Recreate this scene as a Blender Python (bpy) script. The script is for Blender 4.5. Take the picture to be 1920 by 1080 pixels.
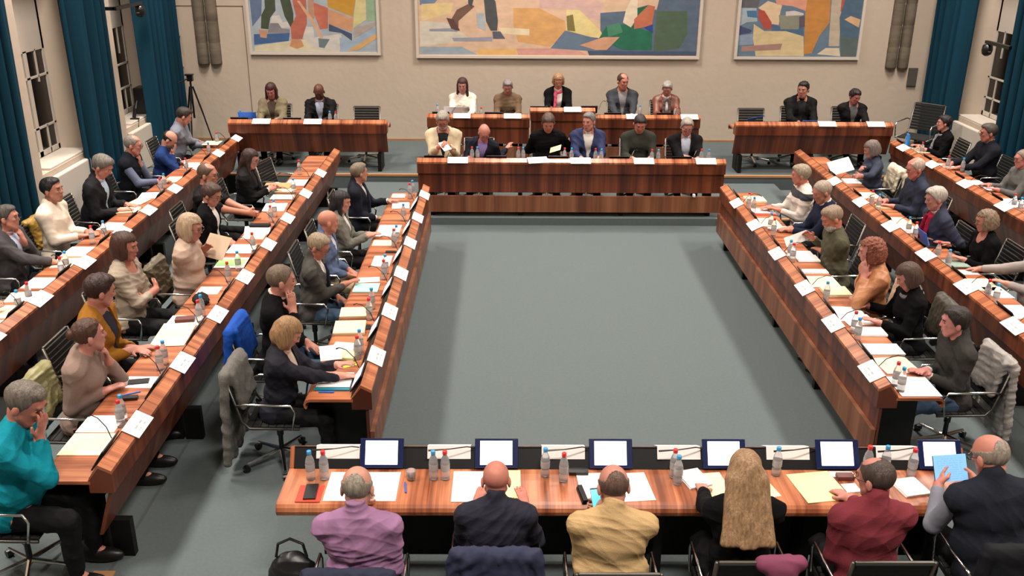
import bpy, math, random, zlib
import numpy as np
from mathutils import Vector, Matrix
for o in list(bpy.data.objects): bpy.data.objects.remove(o)
random.seed(7); rng=np.random.default_rng(5)
PI=math.pi
C=bpy.context.scene.collection
# ---------------------------------------------------------------- camera
CAMH=4.25; FPX=1776.0
def cam_axes(y,p,r):
    cy,sy,cp,sp,cr,sr=math.cos(y),math.sin(y),math.cos(p),math.sin(p),math.cos(r),math.sin(r)
    f=np.array([sy*cp,cy*cp,-sp]); rt=np.array([cy,-sy,0.]); dn=np.cross(f,rt)
    return np.array([rt*cr+dn*sr,-rt*sr+dn*cr,f])
CM=cam_axes(.0071,.3729,-.0062)
cam=bpy.data.objects.new('camera',bpy.data.cameras.new('camera')); C.objects.link(cam)
cam.data.sensor_width=36; cam.data.lens=FPX/1920*36; cam.data.clip_end=100
m=Matrix.Identity(4)
for i in range(3):
    m[i][0]=CM[0][i]; m[i][1]=-CM[1][i]; m[i][2]=-CM[2][i]
m[2][3]=CAMH
cam.matrix_world=m
bpy.context.scene.camera=cam
def at(x,y,z):
    "the point of the place at height z seen at x,y of the photograph (1920 x 1080)"
    d=CM.T@np.array([x-960,y-540,FPX]); return np.array([0,0,CAMH])+d*(z-CAMH)/d[2]
def depth(p): return float(CM[2]@(np.array(p)-[0,0,CAMH]))
# ---------------------------------------------------------------- light
sc=bpy.context.scene
sc.view_settings.view_transform='Standard'; sc.view_settings.look='None'; sc.view_settings.gamma=1
sc.view_settings.exposure=-0.22
sc.cycles.max_bounces=6; sc.cycles.diffuse_bounces=3; sc.cycles.glossy_bounces=3; sc.cycles.transmission_bounces=6
sc.cycles.caustics_reflective=False; sc.cycles.caustics_refractive=False
w=bpy.data.worlds.new('world'); sc.world=w; w.use_nodes=True
w.node_tree.nodes['Background'].inputs[0].default_value=(.06,.07,.1,1); w.node_tree.nodes['Background'].inputs[1].default_value=.3
def lamp(x,y,z,sx,sy,e,col=(1,.90,.81)):
    l=bpy.data.lights.new('ceiling_and_fill_light','AREA'); l.shape='RECTANGLE'; l.size=sx; l.size_y=sy; l.energy=e; l.color=col; l.spread=math.radians(125)
    o=bpy.data.objects.new('ceiling_and_fill_light',l); C.objects.link(o); o.location=(x,y,z); return o
for x in (-4.7,6.6):
    for y in (4.2,8.0,11.8,15.2): lamp(x,y,7.0,.7,1.6,265)
for x,y,e in ((.9,16.2,330),(.9,2.2,360),(.95,9.0,170),(.9,12.3,170)): lamp(x,y,7.0,1.6,.7,e)  # last entry: added front fill to brighten the faces at the rear desks
# ---------------------------------------------------------------- materials
def lin(c):
    return tuple(((v/255)/12.92 if v/255<=.04045 else ((v/255+.055)/1.055)**2.4) for v in c)
MATS={}
def mat(name,col,rough=.6,metal=0,spec=.5,noise=None,bump=None,emit=None,trans=0,sheen=0,coat=0):
    "noise=(scale(3),amount) varies the colour, bump=(scale(3),strength)"
    if name in MATS: return MATS[name]
    M=bpy.data.materials.new(name); M.use_nodes=True; N=M.node_tree.nodes; L=M.node_tree.links; b=N['Principled BSDF']
    c=(*lin(col),1); b.inputs['Base Color'].default_value=c; b.inputs['Roughness'].default_value=rough
    b.inputs['Metallic'].default_value=metal; b.inputs['Specular IOR Level'].default_value=spec
    if trans: b.inputs['Transmission Weight'].default_value=trans; b.inputs['IOR'].default_value=1.12
    if sheen: b.inputs['Sheen Weight'].default_value=sheen; b.inputs['Sheen Roughness'].default_value=.5
    if coat: b.inputs['Coat Weight'].default_value=coat
    if emit: b.inputs['Emission Color'].default_value=(*lin(emit[0]),1); b.inputs['Emission Strength'].default_value=emit[1]
    tc=N.new('ShaderNodeTexCoord')
    def nz(scale,detail=4):
        mp=N.new('ShaderNodeMapping'); mp.inputs['Scale'].default_value=scale; n=N.new('ShaderNodeTexNoise'); n.inputs['Scale'].default_value=1; n.inputs['Detail'].default_value=detail
        L.new(tc.outputs['Object'],mp.inputs[0]); L.new(mp.outputs[0],n.inputs[0]); return n
    if noise:
        n=nz(noise[0]); r=N.new('ShaderNodeMapRange'); r.inputs[1].default_value=.3; r.inputs[2].default_value=.7; r.inputs[3].default_value=1-noise[1]; r.inputs[4].default_value=1+noise[1]
        mx=N.new('ShaderNodeVectorMath'); mx.operation='SCALE'; mx.inputs[0].default_value=c[:3]
        L.new(n.outputs[0],r.inputs[0]); L.new(r.outputs[0],mx.inputs['Scale']); L.new(mx.outputs[0],b.inputs['Base Color'])
    if bump:
        n=nz(bump[0],3); bp=N.new('ShaderNodeBump'); bp.inputs['Strength'].default_value=bump[1]; bp.inputs['Distance'].default_value=.01
        L.new(n.outputs[0],bp.inputs['Height']); L.new(bp.outputs[0],b.inputs['Normal'])
    MATS[name]=M; return M
def wood(name,ca,cb,band=7.0,across=1.0,rough=.32,cc=None,axis=0,vein=2.2):
    "striped veneer: grain runs across the length axis, board-wide tone changes along it"
    M=bpy.data.materials.new(name); M.use_nodes=True; N=M.node_tree.nodes; L=M.node_tree.links; b=N['Principled BSDF']
    tc=N.new('ShaderNodeTexCoord'); out=[]
    for s,det in ((band,3.),(band*6,5.)):
        mp=N.new('ShaderNodeMapping'); v=[across*.35]*3; v[axis]=s; mp.inputs['Scale'].default_value=v
        n=N.new('ShaderNodeTexNoise'); n.inputs['Scale'].default_value=1; n.inputs['Detail'].default_value=det; n.inputs['Distortion'].default_value=.35
        L.new(tc.outputs['Object'],mp.inputs[0]); L.new(mp.outputs[0],n.inputs[0]); out.append(n)
    ad=N.new('ShaderNodeMath'); ad.operation='MULTIPLY_ADD'; ad.inputs[1].default_value=.35; L.new(out[1].outputs[0],ad.inputs[0]); L.new(out[0].outputs[0],ad.inputs[2])
    r=N.new('ShaderNodeValToRGB'); e=r.color_ramp.elements; e[0].position=.5; e[0].color=(*lin(ca),1); e[1].position=.86; e[1].color=(*lin(cb),1)
    if cc: x=e.new(.66); x.color=(*lin(cc),1)
    L.new(ad.outputs[0],r.inputs[0]); L.new(r.outputs[0],b.inputs['Base Color']); b.inputs['Roughness'].default_value=rough
    MATS[name]=M; return M
def printed(name,base,rows=22.,ink=.55,x0=-.4,x1=.4,y0=-.42,y1=.42,axis=0,sx=.21,sy=.297,fx=160):
    "paper with rows of small illegible print, coordinates in metres on the sheet"
    M=bpy.data.materials.new(name); M.use_nodes=True; N=M.node_tree.nodes; L=M.node_tree.links; b=N['Principled BSDF']; b.inputs['Roughness'].default_value=.75
    tc=N.new('ShaderNodeTexCoord'); sp=N.new('ShaderNodeSeparateXYZ'); L.new(tc.outputs['Object'],sp.inputs[0])
    def mt(op,a,bb=None):
        n=N.new('ShaderNodeMath'); n.operation=op
        for i,v in enumerate((a,bb)):
            if v is None: continue
            if isinstance(v,(int,float)): n.inputs[i].default_value=v
            else: L.new(v,n.inputs[i])
        return n.outputs[0]
    X,Y=sp.outputs[axis],sp.outputs[1-axis]
    row=mt('LESS_THAN',mt('FRACT',mt('MULTIPLY',Y,rows/sy)),.4)
    mp=N.new('ShaderNodeMapping'); v=[rows/sy*1.0]*3; v[axis]=fx; mp.inputs['Scale'].default_value=v; L.new(tc.outputs['Object'],mp.inputs[0])
    nz=N.new('ShaderNodeTexNoise'); nz.inputs['Scale'].default_value=.5; nz.inputs['Detail'].default_value=0; L.new(mp.outputs[0],nz.inputs[0])
    k=mt('MULTIPLY',row,mt('GREATER_THAN',nz.outputs[0],.45))
    for o_,a_,lo,hi in ((X,sx,x0,x1),(Y,sy,y0,y1)):
        k=mt('MULTIPLY',k,mt('GREATER_THAN',o_,lo*a_)); k=mt('MULTIPLY',k,mt('LESS_THAN',o_,hi*a_))
    mx=N.new('ShaderNodeMix'); mx.data_type='RGBA'; c=lin(base); mx.inputs[6].default_value=(*c,1); mx.inputs[7].default_value=(*[q*(1-ink) for q in c],1)
    L.new(k,mx.inputs[0]); L.new(mx.outputs[2],b.inputs['Base Color']); MATS[name]=M; return M
m_wall=mat('plaster',(192,177,160),.9,bump=((9,9,9),.5),noise=((1.2,1.2,1.2),.03))
m_white=mat('white_paint',(205,196,184),.6)
m_carpet=mat('grey_carpet',(90,99,100),.95,noise=((40,40,40),.05),bump=((160,160,160),.4),spec=.1)
m_seam=mat('carpet_seam',(74,78,80),.9)
m_top=wood('wood_top',(112,60,38),(192,124,86),band=11,across=2,cc=(158,92,60),rough=.3)
m_ledge=wood('wood_ledge',(106,56,34),(188,120,82),band=14,cc=(152,88,56),rough=.32)
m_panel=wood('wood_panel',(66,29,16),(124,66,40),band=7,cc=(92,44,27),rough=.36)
m_board=wood('wood_board',(92,52,34),(140,92,64),band=5,cc=(116,70,46),rough=.38)
m_nose=mat('oak_nosing',(168,122,84),.4,noise=((3,30,30),.1))
m_black=mat('black_laminate',(7,7,8),.5,spec=.3)
m_plast=mat('black_plastic',(16,17,20),.35)
m_navy=mat('navy_bezel',(10,20,52),.3,emit=((30,80,190),.06)); m_bez=mat('dark_bezel',(12,14,22),.3)
m_screen=mat('lit_screen',(250,252,255),.3,emit=((236,243,255),1.6))
m_chrome=mat('chrome',(214,212,208),.18,metal=1)
m_bar=mat('brushed_metal',(104,101,96),.38,metal=1)
m_fabric=mat('black_mesh_fabric',(20,20,19),.8,noise=((4,4,300),.3))
m_dark=mat('dark_glass',(16,15,14),.12,noise=((1.5,1.5,1.5),.5))
m_clear=mat('clear_plastic',(240,242,246),.12,trans=.75)
m_water=mat('bottle_label',(222,220,220),.4,trans=.55)
m_red=mat('red_cap',(206,40,44),.4); m_blue=mat('blue_cap',(54,144,196),.4)
m_paper=mat('white_paper',(226,223,220),.8); m_cream=mat('cream_paper',(224,208,170),.8); m_yellow=mat('yellow_paper',(226,216,158),.8)
m_print=printed('printed_sheet',(228,225,222),ink=.32); m_printc=printed('printed_cream',(226,212,176),rows=16,ink=.35)
m_card=printed('name_card_print',(228,226,224),rows=4.6,ink=.62,sx=.26,sy=.125,x0=-.26,x1=.26,y0=.30,y1=.72,fx=330)
m_lime=mat('lime_paper',(160,205,60),.8); m_green=mat('green_paper',(150,210,120),.8); m_mint=mat('mint_folder',(150,214,196),.7)
m_teal=mat('teal_folder',(20,110,128),.5); m_redf=mat('red_folder',(196,60,40),.5); m_pen=mat('pen_blue',(50,90,170),.4)
def curtain_mat():
    M=mat('teal_curtain',(7,52,70),.8,noise=((1,14,.15),.35),spec=.2); return M
m_curt=curtain_mat()
# ---------------------------------------------------------------- mesh helpers
KIDS={}
class MB:
    def __init__(s): s.v=[]; s.f=[]; s.m=[]
    def add(s,vs,fs,mi=0):
        n=len(s.v); s.v+= [tuple(map(float,v)) for v in vs]; s.f+=[tuple(i+n for i in f) for f in fs]; s.m+=[mi]*len(fs)
    def box(s,x0,y0,z0,x1,y1,z1,mi=0):
        s.add([(x0,y0,z0),(x1,y0,z0),(x1,y1,z0),(x0,y1,z0),(x0,y0,z1),(x1,y0,z1),(x1,y1,z1),(x0,y1,z1)],
              [(3,2,1,0),(4,5,6,7),(0,1,5,4),(1,2,6,5),(2,3,7,6),(3,0,4,7)],mi); return s
    def prism(s,prof,x0,x1,mi=0):
        "profile [(y,z)] counter-clockwise seen from +x, swept along x"
        n=len(prof); vs=[(x0,a,b) for a,b in prof]+[(x1,a,b) for a,b in prof]
        fs=[tuple(range(n))[::-1],tuple(range(n,2*n))]+[(i,(i+1)%n,n+(i+1)%n,n+i) for i in range(n)]
        s.add(vs,fs,mi); return s
    def tube(s,pts,r,n=8,closed=False,mi=0):
        P=[np.array(p,float) for p in pts]; k=len(P); rr=r if isinstance(r,(list,tuple)) else [r]*k
        vs=[];fs=[]; up=np.array([.13,.21,.97])
        for i,p in enumerate(P):
            a=P[(i-1)%k] if closed or i>0 else p; b=P[(i+1)%k] if closed or i<k-1 else p
            t=b-a; t/=np.linalg.norm(t)+1e-9; e=np.cross(t,up); 
            if np.linalg.norm(e)<.1: e=np.cross(t,[1,0,0])
            e/=np.linalg.norm(e); g=np.cross(t,e)
            for j in range(n): an=2*PI*j/n; vs.append(p+rr[i]*(math.cos(an)*e+math.sin(an)*g))
        for i in range(k if closed else k-1):
            q=(i+1)%k
            for j in range(n): fs.append((i*n+j,i*n+(j+1)%n,q*n+(j+1)%n,q*n+j))
        if not closed: fs+=[tuple(range(n))[::-1],tuple(range((k-1)*n,k*n))]
        s.add(vs,fs,mi); return s
    def lathe(s,prof,c=(0,0,0),n=14,mi=0):
        vs=[];fs=[]; k=len(prof)
        for r,z in prof:
            for j in range(n): an=2*PI*j/n; vs.append((c[0]+r*math.cos(an),c[1]+r*math.sin(an),c[2]+z))
        for i in range(k-1):
            for j in range(n): fs.append((i*n+j,i*n+(j+1)%n,(i+1)*n+(j+1)%n,(i+1)*n+j))
        fs+=[tuple(range(n))[::-1],tuple(range((k-1)*n,k*n))]
        s.add(vs,fs,mi); return s
    def build(s,name,mats,parent=None,smooth=False,bevel=0):
        me=bpy.data.meshes.new(name); me.from_pydata(s.v,[],s.f)
        for q in (mats if isinstance(mats,(list,tuple)) else [mats]): me.materials.append(q)
        me.polygons.foreach_set('material_index',s.m)
        if smooth: me.polygons.foreach_set('use_smooth',[True]*len(me.polygons))
        o=bpy.data.objects.new(name,me); C.objects.link(o); o.parent=parent
        if parent is not None: KIDS.setdefault(parent.name,[]).append(o)
        if bevel:
            b=o.modifiers.new('bevel','BEVEL'); b.width=bevel; b.segments=2; b.limit_method='ANGLE'
        return o
def tag(o,label=None,cat=None,group=None,kind=None):
    if label: o['label']=label
    if cat: o['category']=cat
    if group: o['group']=group
    if kind: o['kind']=kind
    return o
def empty(name,loc=(0,0,0),rz=0):
    o=bpy.data.objects.new(name,None); C.objects.link(o); o.location=loc; o.rotation_euler=(0,0,rz); o.empty_display_size=.1; return o
def copy_tree(o,parent=None):
    c=o.copy(); C.objects.link(c); c.parent=parent
    if parent is not None: KIDS.setdefault(parent.name,[]).append(c)
    for ch in list(KIDS.get(o.name,[])): copy_tree(ch,c)
    return c
def struct(name,mb,m_,**k): return tag(mb.build(name,m_,**k),kind='structure')
# ---------------------------------------------------------------- the room
XL,XR,YW,YB,ZC=-6.2,8.05,18.03,-2.0,7.4
S1Y,S1Z,S2Y,S2Z=13.42,.11,15.45,.24
fl=MB(); fl.box(XL-.5,YB,-.1,XR+.5,YW,0); struct('floor',fl,m_carpet)
struct('floor_platform',MB().box(-2.55,S1Y,0,4.5,S2Y,S1Z),m_carpet)
struct('floor_dais',MB().box(XL,S2Y,0,XR,YW,S2Z),m_carpet)
struct('trim_1',MB().box(-2.55,S1Y-.012,S1Z-.035,-1.25,S1Y+.05,S1Z+.004).box(3.12,S1Y-.012,S1Z-.035,4.5,S1Y+.05,S1Z+.004),m_nose,bevel=.004)
struct('trim_2',MB().box(XL,S2Y-.012,S2Z-.035,-1.33,S2Y+.05,S2Z+.004).box(3.3,S2Y-.012,S2Z-.035,XR,S2Y+.05,S2Z+.004),m_nose,bevel=.004)
struct('floor_seam',MB().box(-2.76,5.0,0,-2.735,13.3,.002).box(4.66,5.0,0,4.685,13.3,.002).box(-2.7,4.98,0,-1.5,4.99,.002).box(3.2,13.0,0,3.22,13.4,.002),m_seam)
struct('trim_3',MB().box(-2.85,5.28,0,-2.70,5.42,.012),m_nose)
struct('wall_back',MB().box(XL-.6,YW,0,XR+.6,YW+.3,ZC),m_wall)
struct('ceiling',MB().box(XL-.6,YB,ZC,XR+.6,YW+.3,ZC+.2),m_white)
struct('wall_front',MB().box(XL-.6,YB-.2,0,XR+.6,YB,ZC),m_wall)
struct('baseboard_back',MB().box(XL,YW-.018,S2Z,XR,YW,S2Z+.035),m_nose)
def side_wall(side,wins):
    "wall with splayed window openings; wins=[(y0,y1)] clear window span"
    X=XL if side<0 else XR; d=.42*side; z0,z1=1.0,3.9
    b=MB(); ys=[YB]; sp=.32
    def q(a,b_,c_,d_): b.add([a,b_,c_,d_],[(0,1,2,3)])
    prev=YB
    for y0,y1 in wins:
        b.box(min(X,X+side*.6),prev,0,max(X,X+side*.6),y0-sp,ZC); prev=y1+sp
        b.box(min(X,X+side*.6),y0-sp,0,max(X,X+side*.6),y1+sp,z0); b.box(min(X,X+side*.6),y0-sp,z1,max(X,X+side*.6),y1+sp,ZC)
        for ya,yb in ((y0-sp,y0),(y1+sp,y1)):
            b.add([(X,ya,z0),(X+d,yb,z0),(X+side*.6,yb,z0),(X+side*.6,ya,z0),(X,ya,z1),(X+d,yb,z1),(X+side*.6,yb,z1),(X+side*.6,ya,z1)],
                  [(0,1,2,3),(4,5,6,7),(0,1,5,4),(1,2,6,5),(2,3,7,6),(3,0,4,7)])
    b.box(min(X,X+side*.6),prev,0,max(X,X+side*.6),YW,ZC)
    return struct('wall_left' if side<0 else 'wall_right',b,m_wall)
WL=[(8.3,9.9),(12.7,13.85),(15.7,16.85)]; WR=[(8.3,9.9),(12.0,13.4),(15.55,16.78)]
side_wall(-1,WL); side_wall(1,WR)
wn=0
for side,WW in ((-1,WL),(1,WR)):
    X=(XL if side<0 else XR)+side*.40
    for (y0,y1) in WW[1:]:
        wn+=1; f=MB(); z0,z1=1.04,3.9; t=.03
        y0-=.03; y1+=.03
        def bar(ya,yb,za,zb,e=0): f.box(min(X,X+side*(.05+e)),ya,za,max(X,X+side*(.05+e)),yb,zb)
        bar(y0,y0+.07,z0,z1); bar(y1-.07,y1,z0,z1); bar(y0,y1,z0,z0+.07); bar(y0,y1,2.48,2.6); bar(y0,y1,z1-.07,z1)
        mid=(y0+y1)/2; bar(mid-.05,mid+.05,z0,2.5)
        for a_,b_ in ((y0,mid),(mid,y1)):
            bar((a_+b_)/2-.013,(a_+b_)/2+.013,z0,1.7 if side>0 else 1.45); bar((a_+b_)/2-.013,(a_+b_)/2+.013,2.05,2.5)
        for zz in {1:(1.43,2.13),2:(1.47,1.87),3:(1.35,1.70),4:(1.35,1.70)}[wn]: bar(y0,y1,zz-.014,zz+.014)
        f.box(min(X,X+side*.03),y0,2.6,max(X,X+side*.03),y1,3.85)
        fr=struct('window_%d'%wn,f,m_white)
        tag(MB().box(min(X+side*.02,X+side*.035),y0+.04,z0+.03,max(X+side*.02,X+side*.035),y1-.04,z1-.03).build('pane',m_dark,fr),kind='structure')
        s_=MB(); xa,xb=sorted((X+side*.03,X-side*.385)); s_.box(xa,y0-.02,1.0,xb,y1+.02,1.03)
        tag(s_.build('window_sill',m_white,fr,bevel=.006),kind='structure')
        xa,xb=sorted(((XL if side<0 else XR)-side*.004,(XL if side<0 else XR)-side*.09))
        tag(tag(MB().box(xa,y0-.3,.0,xb,y1+.3,.93).build('radiator_cover',m_white,bevel=.02),
          ['white boxed radiator cover under the near window on the teal-curtained left wall','white boxed radiator cover under the left window beside the tripod','white boxed radiator cover under the near window on the right wall','white boxed radiator cover under the right window behind the scarf woman'][wn-1],'radiator cover'))
def curtain(y0,y1,x,side,label,seed):
    r=random.Random(seed); n=int((y1-y0)*70); mb=MB(); vs=[];fs=[]; zs=[(.26 if y0>S2Y else .02),.6,1.4,2.4,3.4,4.6,6.6]
    ph=r.random()*6
    for k,z in enumerate(zs):
        for i in range(n+1):
            y=y0+(y1-y0)*i/n; t=y*2*PI
            d=.10*math.sin(t*4.3+ph+.8*math.sin(t*.9))+.026*math.sin(t*8.7+ph*2+.2*k)
            vs.append((x+d*(1+.06*k)*1.0,y,z))
    for k in range(len(zs)-1):
        for i in range(n): a=k*(n+1)+i; fs.append((a,a+1,a+n+2,a+n+1))
    mb.add(vs,fs); o=mb.build('curtain',m_curt,smooth=True); so=o.modifiers.new('s','SOLIDIFY'); so.thickness=.012
    tag(o,label,'curtain','teal window curtains'); return o
curtain(9.9,11.85,XL+.16,-1,'teal floor-length curtain at the left edge, nearest of the left wall',1)
curtain(13.62,14.62,XL+.16,-1,'teal curtain hanging between the two left windows',2)
curtain(16.2,17.75,XL+.14,-1,'teal curtain in the far left corner beside the tripod',3)
curtain(16.75,17.95,XR-.15,1,'teal curtain in the far right corner beside the grey wall box',4)
curtain(12.9,14.92,XR-.15,1,'teal curtain at the right edge behind the man in the grey pullover',5)
# ---------------------------------------------------------------- murals, lamps and fittings of the end wall
def atY(x,y,Y):
    d=CM.T@np.array([x-960,y-540,FPX]); return np.array([0,0,CAMH])+d*Y/d[1]
def mural(name,label,x0,x1,z0,ox,sc_,bg,polys):
    y=YW-.03; cols=[bg]; mb=MB(); mb.box(x0,y,z0,x1,YW,5.2,0); k=0
    def wall(px,py):
        if py<=0: return None
        p=atY(ox+px/sc_,py/sc_,y); return (min(max(p[0],x0+.01),x1-.01),max(p[2],z0+.01))
    for col,pts in polys:
        if col not in cols: cols.append(col)
        q=[]
        for px,py in pts:
            p=atY(ox+px/sc_,py/sc_,y); X,Z=p[0],p[2]
            if py<=0: Z+=.25+.12*((px//40)%3)
            q.append((min(max(X,x0+.01),x1-.01),max(Z,z0+.012)))
        k+=1; yy=y-.0001*k
        mb.add([(a,yy,b) for a,b in q],[tuple(range(len(q)))],cols.index(col))
    ms=[mat('paint_%d_%d_%d'%c,tuple(min(255,int(.97*v+4)) for v in c),.8,noise=((5,5,9),.12)) for c in cols]
    o=mb.build(name,ms); tag(o,label,'mural')
    f=MB(); f.box(x0-.05,YW-.05,z0-.05,x1+.05,YW,z0).box(x0-.05,YW-.05,z0,x0,YW,5.25).box(x1,YW-.05,z0,x1+.05,YW,5.25).box(x0-.05,YW-.05,5.2,x1+.05,YW,5.25)
    f.build('frame',m_white,o); return o
mural('mural','painted wall mural with red and green trousered workers and a shovel',-4.71,-2.39,1.90,440,6,(160,172,180),[
((92,110,140),[(170,0),(340,0),(300,170),(200,300),(180,120)]),((60,92,138),[(215,385),(620,370),(610,460),(220,505)]),((208,196,168),[(225,520),(480,480),(940,420),(1200,480),(1180,600),(230,600)]),
((202,196,190),[(420,180),(500,170),(540,250),(620,240),(620,310),(520,310),(480,260),(400,260)]),((128,124,130),[(400,260),(490,260),(530,320),(620,330),(620,370),(370,370)]),
((62,72,52),[(340,0),(460,0),(460,120),(400,200),(380,330),(295,320),(300,170),(340,90)]),((62,72,52),[(480,0),(600,0),(660,150),(660,330),(625,300),(560,180)]),
((200,196,190),[(780,300),(880,300),(900,420),(1200,380),(1200,560),(940,560),(770,430)]),((176,98,80),[(620,0),(810,0),(815,260),(760,440),(640,440),(630,300),(690,180)]),((184,104,84),[(890,30),(1050,90),(1050,320),(960,330),(890,150)]),
((196,140,100),[(640,440),(750,450),(780,520),(700,550),(620,520)]),((186,140,110),[(270,330),(370,340),(360,430),(290,420)]),((190,142,50),[(1030,0),(1420,0),(1330,190),(1050,80)]),((196,146,110),[(1050,100),(1340,210),(1320,360),(1060,270)]),
((62,78,104),[(1060,270),(1320,380),(1320,460),(1200,370),(1060,350)]),((204,194,140),[(1420,0),(1480,0),(1480,220),(1330,320),(1340,180)]),((144,172,140),[(1480,0),(1590,0),(1600,230),(1490,240)]),
((150,172,192),[(1180,420),(1330,470),(1600,280),(1600,380),(1250,590),(1190,560)]),((204,164,110),[(1600,370),(1600,430),(1400,560),(1250,590)]),((168,156,148),[(1340,320),(1600,240),(1600,290),(1340,430)]),
((178,136,112),[(820,0),(890,0),(900,200),(840,230)]),((206,160,128),[(700,10),(730,10),(870,200),(1000,420),(960,430),(840,220)]),((104,118,126),[(940,430),(1070,440),(1010,540),(950,530)])])
mural('mural','wide painted wall mural with striding legs and a seated green-skirted woman',-1.63,3.54,1.855,760,3.31,(212,180,152),[
((110,132,160),[(85,0),(300,0),(180,22),(90,32)]),((220,196,142),[(100,25),(300,15),(280,80),(100,130)]),((206,198,184),[(90,130),(250,140),(420,250),(90,290)]),((150,166,178),[(90,290),(350,290),(450,345),(90,348)]),((216,176,112),[(450,300),(700,300),(690,345),(450,345)]),
((208,158,100),[(670,50),(830,50),(990,130),(1000,200),(900,290),(700,260),(670,150)]),((204,170,160),[(830,0),(1230,20),(1210,130),(990,60),(830,50)]),((222,206,172),[(580,170),(770,180),(770,220),(590,210)]),((204,150,140),[(690,300),(1050,300),(1130,350),(700,345)]),
((96,116,138),[(990,190),(1200,200),(1200,320),(900,300)]),((84,102,122),[(1210,80),(1350,70),(1560,60),(1600,0),(1835,0),(1810,350),(1200,320),(1210,200)]),((76,96,76),[(1560,70),(1750,70),(1750,210),(1700,300),(1540,320)]),
((64,80,104),[(1130,315),(1820,320),(1800,356),(1140,352)]),((112,84,70),[(320,60),(400,20),(430,40),(330,130),(330,190),(290,190),(285,120)]),((90,62,58),[(255,110),(300,120),(340,190),(290,190)]),((70,74,78),[(390,0),(470,0),(410,50),(390,20)]),((74,78,80),[(480,0),(560,10),(575,130),(570,190),(530,190),(500,130)]),
((166,178,182),[(440,80),(490,80),(500,190),(450,170)]),((86,88,104),[(540,195),(590,195),(620,240),(545,240)]),((140,146,160),[(150,180),(280,175),(330,195),(150,192)]),((150,152,166),[(290,235),(540,230),(540,255),(300,255)]),
((218,202,140),[(1000,60),(1080,60),(1210,190),(1240,240),(1150,230),(1000,190)]),((120,110,60),[(1000,100),(1040,90),(1055,195),(1005,190)]),((30,104,78),[(1250,160),(1380,150),(1530,200),(1530,310),(1350,310),(1200,240)]),((70,130,100),[(1250,160),(1330,140),(1350,200),(1260,230)]),
((200,152,120),[(1080,280),(1230,230),(1330,230),(1250,310),(1180,310)]),((222,206,180),[(1370,60),(1440,0),(1440,110),(1400,170),(1350,140)]),((28,98,70),[(1440,50),(1510,30),(1510,110),(1440,120)]),((186,108,78),[(1510,30),(1550,40),(1530,160),(1420,180),(1420,120)]),((40,66,140),[(1480,170),(1535,150),(1535,205)])])
mural('mural','painted wall mural with a bending figure and tall orange trousers',4.29,6.52,1.86,1340,6,(96,118,138),[
((92,92,96),[(300,0),(590,0),(480,90),(290,80)]),((160,176,184),[(290,90),(470,90),(480,240),(360,250),(280,290)]),((66,112,150),[(360,120),(470,120),(480,200),(370,190)]),((206,186,142),[(440,270),(560,350),(800,350),(1000,410),(1000,645),(460,640),(430,440)]),
((130,150,172),[(270,400),(430,380),(430,500),(260,510)]),((160,124,116),[(300,520),(760,490),(740,560),(300,580)]),((60,70,110),[(280,290),(420,340),(400,370),(275,390)]),((70,98,130),[(640,270),(740,300),(1000,300),(1000,400),(800,350),(640,350)]),
((216,190,156),[(490,90),(600,10),(760,60),(740,130),(720,280),(640,270),(560,130)]),((212,150,126),[(620,0),(890,0),(1040,0),(1040,130),(880,70),(700,50)]),((166,74,58),[(490,110),(560,120),(640,250),(640,330),(560,330),(490,200)]),((132,134,116),[(720,170),(1000,160),(940,330),(740,330)]),
((198,188,186),[(800,130),(900,120),(1000,150),(1000,170),(800,180)]),((86,78,88),[(950,190),(1010,170),(1020,300),(950,310)]),((188,128,62),[(1050,0),(1290,0),(1290,260),(1180,400),(1090,600),(1000,610),(1020,150)]),((182,168,148),[(1300,0),(1410,0),(1400,520),(1280,520)]),
((166,80,66),[(1420,0),(1510,0),(1500,130),(1415,130)]),((72,96,118),[(1510,0),(1670,0),(1620,470),(1410,400),(1405,200)]),((206,166,126),[(1460,220),(1530,180),(1640,220),(1620,310)]),((212,196,172),[(1250,540),(1400,540),(1410,645),(1150,610)]),((84,98,98),[(1410,400),(1620,430),(1590,645),(1420,645)])])
# hidden door in the end wall: seam and hinges
struct('door_1',MB().box(-6.08,YW-.006,S2Z,-6.065,YW,2.72).box(-4.84,YW-.006,S2Z,-4.825,YW,2.72).box(-6.08,YW-.006,2.705,-4.825,YW,2.72),mat('seam_line',(120,104,90),.9))
for z in (2.18,1.62):
    tag(MB().box(-6.07,YW-.03,z,-6.03,YW,z+.22).build('door_hinge',m_white,bpy.data.objects['door_1']),kind='structure')
m_sconce=mat('woven_sconce',(108,98,84),.75,noise=((2,2,9),.28),bump=((4,4,60),.3))
def sconce(x0,x1,z0,label):
    mid=(x0+x1)/2; r=(x1-x0)/4-.006; o=None
    root=empty('wall_sconce',(mid,YW,z0)); tag(root,label,'wall lamp','woven wall sconces')
    for k,cx in enumerate((-(x1-x0)/4,(x1-x0)/4)):
        mb=MB(); prof=[]; 
        z=0; 
        for i in range(9):
            prof+=[(r*.96,z),(r,z+.02),(r,z+.36),(r*.96,z+.385)]; z+=.39
        mb.lathe(prof,(cx,0,0),20); 
        mb.v=[(a,min(-.001,-.001-abs(b)*1.0) if b<0 else -.001,c) for a,b,c in mb.v]
        mb.build('shade',m_sconce,root,smooth=True)
    return root
sconce(-5.76,-5.30,1.67,'tall woven double-tube wall lamp beside the hidden door behind the tripod')
sconce(7.09,7.53,1.66,'tall woven double-tube wall lamp between the orange mural and the corner curtain')
tag(MB().box(7.55,YW-.04,1.33,7.72,YW,1.665).build('wall_box',mat('grey_box',(84,80,76),.6),bevel=.005),'small grey rectangular box on the wall beside the corner curtain','wall box')
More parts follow.
